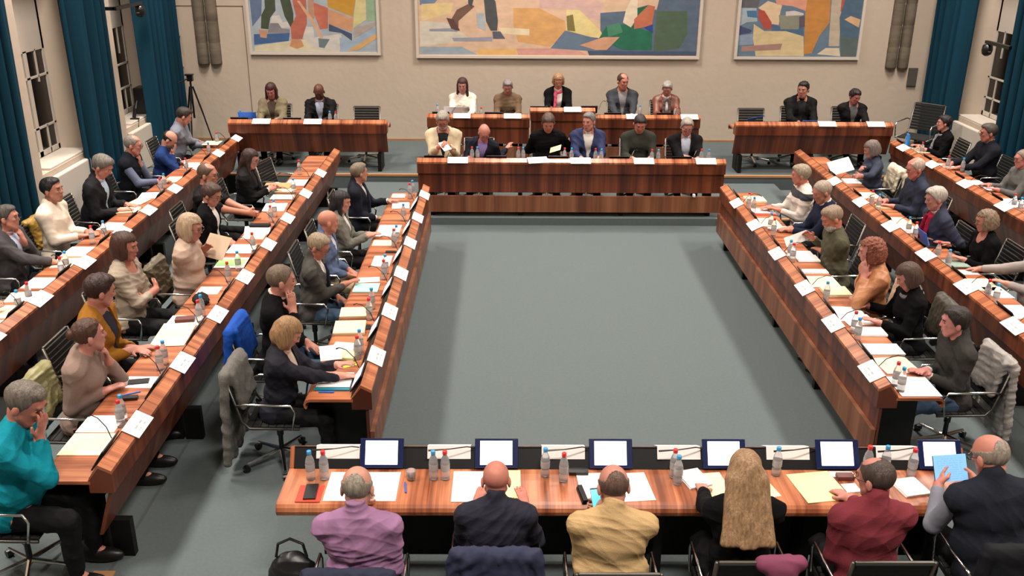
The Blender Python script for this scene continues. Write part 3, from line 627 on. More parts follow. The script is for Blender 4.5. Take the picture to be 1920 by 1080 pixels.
# skin, hair and cloth colours
def skin(c):
    c=(int(c[0]*.86),int(c[1]*.80),int(c[2]*.79)); return mat('skin_%d_%d_%d'%c,c,.5,noise=((30,30,30),.05),bump=((140,140,140),.12),spec=.35)
def lips(c): q=tuple(int(v*f) for v,f in zip(c,(.86,.66,.68))); return mat('lips_%d_%d_%d'%q,q,.45)
def hairm(c):
    c=tuple(int(v*.80) for v in c); return mat('hair_%d_%d_%d'%c,c,.5,noise=((70,70,9),.35),bump=((150,150,14),.6),spec=.4)
def cloth(c,kind='knit'):
    n='%s_%d_%d_%d'%((kind,)+c)
    if kind=='knit': return mat(n,c,.9,noise=((220,220,160),.08),bump=((260,260,200),.35),spec=.12)
    if kind=='tweed': return mat(n,c,.9,noise=((150,150,150),.3),bump=((200,200,200),.4),spec=.15)
    if kind=='puffy': return mat(n,c,.45,noise=((6,6,40),.15),bump=((5,5,38),.6),spec=.5)
    if kind=='leather': return mat(n,c,.45,noise=((20,20,20),.12),bump=((60,60,60),.2))
    if kind=='sheer': return mat(n,c,.6,noise=((60,60,60),.45))
    return mat(n,c,.78,noise=((5,5,9),.06),bump=((18,18,26),.25),spec=.2)
def stripes(name,a,b):
    if name in MATS: return MATS[name]
    M=bpy.data.materials.new(name); M.use_nodes=True; N=M.node_tree.nodes; L=M.node_tree.links; bs=N['Principled BSDF']; bs.inputs['Roughness'].default_value=.9
    tc=N.new('ShaderNodeTexCoord'); sp=N.new('ShaderNodeSeparateXYZ'); L.new(tc.outputs['Object'],sp.inputs[0])
    r=N.new('ShaderNodeValToRGB'); r.color_ramp.interpolation='CONSTANT'; mr=N.new('ShaderNodeMapRange'); mr.inputs[1].default_value=.55; mr.inputs[2].default_value=1.12; L.new(sp.outputs[2],mr.inputs[0]); L.new(mr.outputs[0],r.inputs[0])
    e=r.color_ramp.elements; A=(*lin(a),1); B_=(*lin(b),1); G=(*lin((176,166,160)),1); e[0].color=A; e[0].position=0; e[1].position=.3; e[1].color=G
    for p,c in ((.36,A),(.52,G),(.58,A),(.68,B_),(.84,A)): x=e.new(p); x.color=c
    L.new(r.outputs[0],bs.inputs['Base Color']); MATS[name]=M; return M
TROU=cloth((12,12,15),'suit'); JEAN=cloth((62,82,104),'suit'); KHAKI=cloth((178,160,132),'suit'); m_shoe=mat('shoe_leather',(14,12,12),.4)
m_eye=mat('eye_white',(222,214,206),.3); m_iris=mat('eye_iris',(40,30,26),.3); m_frame=mat('glasses_frame',(26,22,24),.3)
def tri(E,lo,hi): return np.clip((E-lo)/(hi-lo),0,1)
SC=1.10
def person(key,label,px,py,body='m',d=.12,s=0.,yaw=0,pitch=15,roll=0,sk=(205,156,134),hair=('short',(90,86,82)),top=('sweater',(60,60,60)),inner=None,lh=None,rh=None,legs=None,b=1.0,beard=None,glasses=False,scarf=None,hz=None,face=None,turn=0,tie=None,sleeve=.93,cuff=None,dz=0,extra=None,seat=True,uu=None,sc=1.0):
    """d: lean forward, s: lean to the person's right, yaw/pitch of the head relative to the body (deg), lh/rh: where the hands are"""
    dk=deskof(key); z0=deskz(dk); global SC
    rz=D[dk].rotation_euler[2]+math.radians(turn); hz=hz or (.50+math.sqrt(max(.05,.72**2-d*d-s*s)))
    uA,uB=[-dloc(dk,at(px,py,z0+q))[1] for q in (1.0,1.5)]; uT=(1.04 if dk=='B' else .95)-d
    zt=1.0+.5*(uT-uA)/(uB-uA); SC=min(max(zt/hz,.97 if dk not in('Y','Wl','Wm','Wr','V','X') else .90),1.07)
    if uu: SC=(1.0+.5*(uu-uA)/(uB-uA))/hz
    SC*=sc
    H=at(px,py,z0+hz*SC+dz); res=min(max(depth(H)/FPX*2.0,.0062),.0125)/SC
    fx,fy=-math.sin(rz),math.cos(rz); rx,ry=math.cos(rz),math.sin(rz)
    O=(H[0]-(fx*d+rx*s)*SC,H[1]-(fy*d+ry*s)*SC,z0+dz)
    if seat: chair(O[0]-fx*.0,O[1]-fy*.0,z0+dz,rz,'black mesh office chair under '+WHO.get(key,label))
    root=empty('person',O,rz); root.scale=(SC,SC,SC); tag(root,label,'person','seated council members')
    W=(1.16 if body=='m' else 1.03)*(1+.22*(b-1)); U_=0
    P=V3(0,0,.50); Hh=V3(s,d,hz); X=V3(1,0,0)
    Nk=P+(Hh-P)*.812-V3(0,.030,0); U=unit(Nk-P); X=unit(X-U*(X@U)); F=np.cross(U,X); T=np.array([X,F,U]); LN=np.linalg.norm(Nk-P)
    def tp(x,f,u): return P+X*x+F*f+U*u*LN/.53
    yw,pt,rl=map(math.radians,(yaw,pitch,roll))
    hf=V3(-math.sin(yw)*math.cos(pt),math.cos(yw)*math.cos(pt),-math.sin(pt)); hr=V3(math.cos(yw),math.sin(yw),0); hu=np.cross(hr,hf)
    hr,hu=hr*math.cos(rl)+hu*math.sin(rl),hu*math.cos(rl)-hr*math.sin(rl); HR=np.array([hr,hf,hu]); hs=1.13 if body=='m' else 1.09
    def hp(x,y,z): return Hh+hs*(hr*x+hf*y+hu*z)
    # arms
    arms=[]
    for sd,tg in ((-1,lh),(1,rh)):
        Sj=tp(.170*W*sd,-.005,.440)
        mode='flat'; pole=V3(.35*sd,-.55,-.9); 
        if tg is None: tg=('table',.13,.40)
        kind=tg[0]; fd=None; pn=V3(0,0,-1); curl=.5
        dist=None
        if kind=='table':   # x offset, u from the ledge
            x0,y0=dloc(dk,O); p=dpt(dk,x0+tg[1]*sd,tg[2],.745+.03); 
        elif kind=='px': p=at(tg[1],tg[2],z0+tg[3])
        if kind in('table','px'):
            q=(p[0]-O[0],p[1]-O[1]); t=V3(q[0]*rx+q[1]*ry, q[0]*fx+q[1]*fy, p[2]-O[2])/SC
            if kind=='table' or (len(tg)>4 and tg[4]=='flat'): t=t+V3(0,-.07,.0)
            if kind=='px' and (len(tg)<=4 or tg[4]=='hold'): curl=1.0; pn=V3(-sd*.7,0,-.4); t=t+V3(.0,-.06,-.0)
        elif kind=='lap': t=V3(.08*sd,.25,.62); curl=.5
        elif kind=='chin': t=hp(.03*sd,.085,-.235); fd=unit(hp(.0,.08,-.10)-t); pn=-hf; curl=1.3; pole=V3(.5*sd,.25,-1)
        elif kind=='cheek': t=hp(.085*sd,.075,-.20); fd=unit(hp(.07*sd,.05,.0)-t); pn=unit(-hr*sd-hf*.3); curl=.35; pole=V3(.7*sd,.3,-1)
        elif kind=='brow': t=hp(.03*sd,.13,-.13); fd=unit(hp(.02*sd,.115,.07)-t); pn=unit(-hf-hr*sd*.2); curl=.5; pole=V3(.7*sd,.2,-1)
        elif kind=='cross': t=tp(-.07*sd,.20+.03*sd,.235+.02*sd); curl=.9; pn=V3(0,-1,-.1); fd=unit(V3(-sd,-.25,.3)); pole=V3(.9*sd,.15,-1)
        elif kind=='clasp': 
            x0,y0=dloc(dk,O); p=dpt(dk,x0+.02*sd+tg[1],tg[2],.745+.05); q=(p[0]-O[0],p[1]-O[1]); t=V3(q[0]*rx+q[1]*ry, q[0]*fx+q[1]*fy-.05, p[2]-O[2])/SC; pn=V3(-sd,0,-.2); curl=1.0
        dv=t-Sj; L=np.linalg.norm(dv); A_,B_=.29,.255
        if L>A_+B_-.005: t=Sj+dv/L*(A_+B_-.005); dv=t-Sj; L=np.linalg.norm(dv)
        if L<.12: L=.12
        a=(A_*A_-B_*B_+L*L)/(2*L); h=math.sqrt(max(1e-4,A_*A_-a*a)); e=unit(dv); pl=pole-e*(pole@e); E=Sj+e*a+unit(pl)*h
        fa=unit(t-E); 
        if fd is None: fd=unit(fa+V3(0,.15,0)*(kind=='table'))
        pn=unit(pn-fd*(pn@fd)); arms.append((sd,Sj,E,t,fd,pn,curl))
    lg=[]; kn=min(.42,(-dloc(dk,O)[1]-.26)/SC)
    for sd in (-1,1):
        lg.append((V3(.10*sd,.0,.49),V3(.14*sd,kn,.485),V3(.13*sd,kn-.02 if kn<.42 else .44,.09)))
    def torso(S,i,lo=True,k=.04):
        if lo: S.ell(tp(0,-.01,.0),V3(.168*(W+.06*(body=='f')),.125,.12)+i,T,k)
        S.ell(tp(0,.012,.16),V3(.150*W*b,.118*b,.16)+i,T,k).ell(tp(0,.0,.35),V3(.168*W,.118*(1+.3*(b-1)),.16)+i,T,k)
        if body=='f': S.ell(tp(0,.065,.33),V3(.13,.07,.075)+i,T,k)
        S.ell(tp(0,-.02,.455),V3(.155*W,.078,.07)+i,T,k)
    def sleeves(S,i,f=1.0):
        for sd,Sj,E,t,fd,pn,cu in arms:
            S.cap(tp(.045*W*sd,-.015,.515),tp(.15*W*sd,-.012,.460),.045+i,.046+i,.05).cap(tp(.09*W*sd,-.015,.45),Sj,.055+i,.054+i,.05)
            if f<=.6: S.cap(Sj,Sj+(E-Sj)*min(1,f/.6*.99),.052+i,.05+i,.03)
            else:
                g=(f-.6)/.4; S.cap(Sj,E,.054+i,.046+i,.04).cap(E,E+(t-E)*g,.044+i,.044+i+(-.014)*g,.02)
    # body: one continuous surface
    S=SDF(); torso(S,0); sleeves(S,0,1.0)
    for a_,k_,f_ in lg: S.cap(a_,k_,.082,.058,.04).cap(k_,f_,.056,.036,.02).cap(f_,f_+V3(0,.12,-.045),.034,.026,.02)
    S.cap(tp(0,-.01,.47),hp(0,-.025,-.06),.058,.056,.03)
    S.ell(hp(0,-.012,.03),V3(.0765,.096,.086)*hs,HR,.02).ell(hp(0,.018,-.035),V3(.060,.070,.078)*hs,HR,.03).cap(hp(-.014,.055,-.095),hp(.014,.055,-.095),.022,.022,.025)
    for sd in(-1,1):
        S.cap(hp(.050*sd,.02,-.055),hp(.03*sd,.05,-.085),.02,.018,.02).ell(hp(.034*sd,.072,-.012),V3(.02,.014,.014),HR,.015)
        S.ell(hp(.079*sd,-.008,-.012),V3(.011,.019,.032)*hs,HR,.006)
    S.cap(hp(-.032,.079,.032),hp(.032,.079,.032),.011,.011,.012)
    S.cap(hp(0,.086,.016),hp(0,.099,-.022),.008,.0115,.010).cap(hp(-.012,.088,-.026),hp(.012,.088,-.026),.008,.008,.008)
    S.ell(hp(0,.083,-.056),V3(.024,.011,.0065),HR,.006).ell(hp(0,.081,-.066),V3(.020,.011,.007),HR,.006)
    for sd,Sj,E,t,fd,pn,cu in arms:
        sv=unit(np.cross(fd,pn))*(1 if sd>0 else -1); R=np.array([sv,fd,pn])
        S.cap(E+(t-E)*.8,t+fd*.02,.030,.024,.02).ell(t+fd*.055,V3(.040,.052,.017),R,.02)
        for i,(o_,ln) in enumerate(((.030,.068),(.010,.078),(-.011,.072),(-.030,.056))):
            q=t+fd*.092+sv*o_-fd*abs(o_)*.12; an=0; dv=fd+sv*o_*1.5
            for j in range(3):
                an+=cu*(.35 if j==0 else .5); dd=unit(dv*math.cos(an)+pn*math.sin(an)); q2=q+dd*ln*(.45,.32,.25)[j]; r0=(.0098,.0092,.0085,.0075)
                S.cap(q,q2,r0[j],r0[j+1],.005); q=q2
        q=t+fd*.022+sv*.030; q2=q+unit(fd*.7+sv*.75+pn*.25)*.04; q3=q2+unit(fd+sv*.15+pn*.3)*.032
        S.cap(q,q2,.014,.011,.012).cap(q2,q3,.0108,.009,.004)
    def reg(Cc):
        q=(Cc-Hh)@HR.T/hs; return ((np.abs(q[:,0])<.024-.0*q[:,1])&(q[:,2]<-.050)&(q[:,2]>-.072)&(q[:,1]>.080)).astype(int)
    S.mesh('body',res,[skin(sk),lips(sk)],root,region=reg)
    # eyes and brows
    hc=hair[1]
    for sd in(-1,1):
        e=MB(); c=hp(.031*sd,.0685,.006); 
        e.lathe([(.0,-.011),(.0078,-.0078),(.011,0),(.0078,.0078),(.0,.011)],c,10); o=e.build('eye',[m_eye,m_iris],root,smooth=True)
        g=MB(); g.tube([hp(.021*sd,.0785,.002),hp(.031*sd,.0800,.005),hp(.041*sd,.0735,.002)],[.002,.0042,.002],6); g.build('iris_and_lid',m_iris,o)
        MB().tube([hp(.016*sd,.0925,.024),hp(.032*sd,.090,.029),hp(.047*sd,.078,.024)],[.003,.0042,.0025],6).build('eyebrow',hairm(tuple(int(v*.75) for v in hc) if sum(hc)<560 else (170,164,158)),root)
    # hair
    ht=hair[0]; hm=hairm(hc); Sx=SDF()
    def hl(X_,Y_,Z_):
        x,y,z=X_-Hh[0],Y_-Hh[1],Z_-Hh[2]; return tuple((HR[i][0]*x+HR[i][1]*y+HR[i][2]*z)/hs for i in range(3))
    std=((-.12,-.05,-.015,.0,.018,.04,.07,.11),(-.10,-.085,-.03,-.02,.0,.035,.078,.09))
    thick={'short':.006,'buzz':.003,'thick':.011,'ring':.0045,'thin':.004,'bob':.013,'long':.011,'bun':.007,'curly':.024,'parted':.009,'wavy':.013}.get(ht,0)
    dsp=strands(zlib.crc32(key.encode())%1000,.0016 if ht in('buzz','thin','ring') else .0028)
    if ht=='curly': dsp=wrink(zlib.crc32(key.encode())%997,.012,4.0)
    if ht=='wavy': dsp=wrink(zlib.crc32(key.encode())%997,.006,3.0)
    if ht in('short','buzz','thick','thin','bun','parted','ring','curly','bob','long','wavy'):
        Sx.ell(hp(0,-.014,.032),V3(.0775,.097,.087)*hs+thick,HR,.01)
        if ht in('thick','parted','short'): Sx.ell(hp(.0,.02,.085),V3(.062,.068,.034)+thick*.6,HR,.02)
        if ht=='bun': Sx.ell(hp(0,-.118,.03),V3(.035,.03,.035),HR,.02)
        if ht in('bob','wavy','curly'):
            w_=.006 if ht=='bob' else .02
            Sx.ell(hp(0,-.035,-.025),V3(.088,.085,.10)*hs+w_,HR,.03)
            for sd in(-1,1): Sx.ell(hp(.074*sd,.005,-.045),V3(.022,.048,.075)*hs+w_*.3,HR,.02)
        if ht=='long':
            ln=hair[2] if len(hair)>2 else .25
            for sd in(-1,1): Sx.cap(hp(.07*sd,.0,.0),hp(.08*sd,.01,-.10)+V3(0,.01,-ln*.35),.026,.028,.03)
            bk=tp(0,-.12,.40); Sx.ell(hp(0,-.045,-.03),V3(.085,.07,.11)*hs,HR,.03)
            if ln>.3:
                for x_ in(-.09,-.055,-.018,.018,.055,.09): Sx.cap(hp(x_*.85,-.06,-.03),tp(x_*1.55,-.155,.30+.02*(abs(x_)>.05)),.042,.024,.05)
            else: Sx.cap(hp(-.04,-.07,-.05),tp(-.05,-.11,.40),.045,.03,.04).cap(hp(.04,-.07,-.05),tp(.05,-.11,.40),.045,.03,.04)
    elif ht=='fringe': Sx.ell(hp(0,-.02,.0),V3(.081,.098,.07)*hs,HR,.01)
    if Sx.pr:
        def keep(X_,Y_,Z_):   # positive where hair must be removed -> negative distance inside the removed region
            x,y,z=hl(X_,Y_,Z_); z=z+.0035*np.sin(x*170+y*60)+.002*np.sin(x*330-y*210); sh=np.broadcast_shapes(x.shape,y.shape,z.shape); x=np.broadcast_to(x,sh);y=np.broadcast_to(y,sh);z=np.broadcast_to(z,sh)
            if ht in('bob','long','wavy','curly'):
                fr=.062 if ht!='curly' else .07
                a=np.maximum(np.maximum(np.abs(x)-fr-.012*(z>.0),.038-y),z-(.062 if ht!='curly' else .075))   # face opening
                if ht in('bob','wavy','curly'):
                    bt=(hair[2] if len(hair)>2 else -.115); a=np.minimum(a,z-bt)
                return a
            kk=np.interp(y,std[0],std[1]); a=(z-kk)*.8
            if ht in('ring','fringe'): a=np.minimum(a,np.maximum(.040-z,-y-.085))
            return a
        # D=max(D,-cut): cut is negative inside what is removed
        Sx.sub(keep)
        if ht=='thin': Sx.sub(lambda X_,Y_,Z_: np.broadcast_to((lambda q: np.sqrt(q[0]**2+(q[1]-.03)**2+(q[2]-.13)**2)-.062)(hl(X_,Y_,Z_)),np.broadcast_shapes(X_.shape,Y_.shape,Z_.shape)))
        Sx.mesh('hair',res*.85,[hm],root,disp=dsp)
    if beard:
        Bd=SDF(); Bd.ell(hp(0,.028,-.072),V3(.062,.060,.052)*hs+.004,HR,.01).ell(hp(0,.088,-.046),V3(.026,.012,.007),HR,.01)
        Bd.sub(lambda X_,Y_,Z_: np.minimum(np.broadcast_to(hl(X_,Y_,Z_)[1],np.broadcast_shapes(X_.shape,Y_.shape,Z_.shape))-.012, -1*(hl(X_,Y_,Z_)[2]+.040)))
        Bd.sub(lambda X_,Y_,Z_: np.sqrt((hl(X_,Y_,Z_)[0]/.022)**2+((hl(X_,Y_,Z_)[1]-.095)/.03)**2+((hl(X_,Y_,Z_)[2]+.061)/.009)**2)*.01-.01)
        Bd.mesh('beard',res*.85,[hairm(beard)],root,disp=strands(3,.002))
    if glasses:
        g=MB()
        for sd in(-1,1):
            g.tube([hp(.033*sd+.024*math.cos(a),.103-.006*abs(math.cos(a)*0+sd*math.cos(a)+1)*.6,.002+.017*math.sin(a)) for a in np.linspace(0,2*PI,13)[:-1]],.0024,5,closed=True)
            g.tube([hp(.057*sd,.096,.008),hp(.083*sd,.05,.010),hp(.084*sd,-.005,.008)],.0022,5)
        g.tube([hp(-.010,.107,.006),hp(.010,.107,.006)],.0022,5); g.build('glasses',m_frame,root)
    # clothes
    tk,tc=top[0],top[1]; tm=tc if not isinstance(tc,tuple) else cloth(tc,{'sweater':'knit','cardigan':'knit','turtleneck':'knit','jacket':'suit','shirt':'suit','tee':'suit','vest':'knit','blouse':'suit','fleece':'knit','tweed':'tweed','puffy':'puffy','leather':'leather','roundneck':'knit','coat':'knit'}[tk])
    openf=tk in('jacket','cardigan','tweed','puffy','leather','coat'); ii=.026 if openf else .019
    if tk=='puffy': ii=.03
    if tk=='vest': ii=.025
    G=SDF(); torso(G,ii); 
    if tk!='vest': sleeves(G,ii*.8,sleeve)
    else:
        for sd,Sj,*_ in arms: G.cap(tp(.045*W*sd,-.015,.515),tp(.15*W*sd,-.012,.460),.045+ii,.046+ii,.05).cap(tp(.09*W*sd,-.015,.45),Sj-X*.004*sd,.056+ii,.062+ii,.04)
    c0=tp(0,.0,.51)
    def ring(Sg,rad,r,up=.528,tilt=.03,part=None):
        pts=[tp(rad*math.sin(a),rad*1.0*math.cos(a)*.95,up-tilt*math.cos(a)) for a in np.linspace(0,2*PI,15)]
        for i_ in range(14):
            if part and (abs(i_-6.5)>7-part): continue
            Sg.cap(pts[i_],pts[i_+1],r,r,.006)
    if tk in('sweater','tee','blouse','fleece','vest','shirt'): ring(G,.066,.012 if tk!='shirt' else .016); G.cap(tp(-.03,-.05,.49),tp(.03,-.05,.49),.045,.045,.03)
    if tk not in('roundneck','tee'):
        hc_=.585 if tk in('shirt','jacket','tweed','leather','puffy','fleece') or key[0]=='B' else .512
        G.cap(tp(0,-.032,.47),tp(0,-.024,hc_),.088,.068 if hc_>.56 else .073,.03)
        cn=tp(0,.118,.595); G.sub(lambda X_,Y_,Z_,c=cn: np.sqrt((X_-c[0])**2+(Y_-c[1])**2+(Z_-c[2])**2)-.105)
    if tk=='turtleneck': G.cap(tp(0,-.01,.48),tp(0,.005,.555),.074,.066,.02)
    if tk=='roundneck':
        cc=tp(0,.07,.50); G.sub(lambda X_,Y_,Z_,c=cc: np.sqrt((X_-c[0])**2+(Y_-c[1])**2+(Z_-c[2])**2)-.085)
    if openf:
        ring(G,.076,.017,.518,.02,part=2); G.cap(tp(-.03,-.06,.485),tp(.03,-.06,.485),.045,.045,.03)
        s0=(.16 if tk in('jacket','tweed','leather') else -.1) ; wt=.072
        def wedge(X_,Y_,Z_):
            x,y,z=X_-P[0],Y_-P[1],Z_-P[2]; u=(U[0]*x+U[1]*y+U[2]*z)/(LN/.53); xx=X[0]*x+X[1]*y+X[2]*z; ff=F[0]*x+F[1]*y+F[2]*z
            hw=.004+wt*np.clip((u-s0)/(.50-s0),0,1.1) if tk in('jacket','tweed','leather') else .045+.03*np.clip((u-.2)/.3,0,1)
            return np.maximum(np.maximum(np.abs(xx)-hw,-ff+.01),(s0-u))
        G.sub(wedge)
    nm={'cardigan':'cardigan','jacket':'jacket','tweed':'jacket','puffy':'jacket','leather':'jacket','shirt':'shirt','tee':'t_shirt','vest':'vest','fleece':'fleece','coat':'coat'}.get(tk,'sweater')
    G.mesh(nm,res,[tm],root,disp=wrink(zlib.crc32(key.encode()+b'g')%991,{'suit':.0085,'knit':.0065}.get('knit' if tk in('sweater','turtleneck','vest','cardigan','fleece') else 'suit')))
    if inner is not None or openf or tk=='vest':
        ik,ic=(inner if inner else ('shirt',(225,222,220)))[:2]; Si=SDF(); torso(Si,.006,lo=openf)
        if tk=='vest':
            for sd,Sj,E,t,fd,pn,cu in arms: Si.cap(Sj+(E-Sj)*.2,E,.060,.058,.03).cap(E,E+(t-E)*.86,.057,.042,.02)
        elif sleeve>.8 and openf:
            pass
        if ik=='shirt': ring(Si,.062,.013,.540,.028)
        if ik=='turtle': Si.cap(tp(0,-.01,.48),tp(0,.0,.545),.070,.066,.02)
        im=cloth(ic,'suit' if ik!='sheer' else 'sheer')
        if tk in('sweater','fleece'):
            Si=SDF(); ring(Si,.062,.014,.548,.026)
        Si.mesh('shirt' if ik!='turtle' else 'turtleneck_top',res,[im],root,disp=wrink(5,.002))
    if cuff is not None:
        for sd,Sj,E,t,fd,pn,cu in arms: SDF().cap(E+(t-E)*.88,E+(t-E)*.97,.037,.035,0).mesh('cuff',res*.8,[cloth(cuff,'suit')],root)
    if tie: MB().tube([tp(0,.105,.49),tp(0,.138,.42),tp(0,.150,.30),tp(0,.150,.16)],[.012,.017,.024,.03],6).build('tie',cloth(tie,'suit'),root)
    if scarf:
        Sc=SDF(); ring(Sc,.080,.027,.505,.035)
        if len(scarf)>1:
            for sd in ((-1,1) if scarf[1]>1 else (1,)): Sc.cap(tp(.045*sd,.105,.46),tp(.06*sd,.17,.24),.030,.032,.02)
        Sc.mesh('scarf',res,[cloth(scarf[0],'knit')],root,disp=wrink(9,.005,2))
    Tr=SDF(); lm=legs or TROU; Tr.ell(tp(0,-.005,-.005),V3(.175,.132,.115),T,.04)
    for a_,k_,f_ in lg: Tr.cap(a_,k_,.098,.074,.04).cap(k_,f_+V3(0,0,-.01),.070,.056,.02)
    Tr.mesh('trousers',max(res,.009),[lm],root,disp=wrink(11,.008))
    for a_,k_,f_ in lg:
        SDF().ell(f_+V3(0,.05,-.045),V3(.050,.14,.050),None,.02).ell(f_+V3(0,-.02,-.0),V3(.050,.060,.085),None,.02).sub(lambda X_,Y_,Z_: Z_-.006+0*X_+0*Y_).mesh('shoe',.012,[m_shoe],root)
    if extra: extra(root,dict(hp=hp,tp=tp,arms=arms,res=res,O=O,rz=rz))
    INFO[key]=dict(root=root,arms=arms,O=O,rz=rz,hp=hp)
    return root
INFO={}
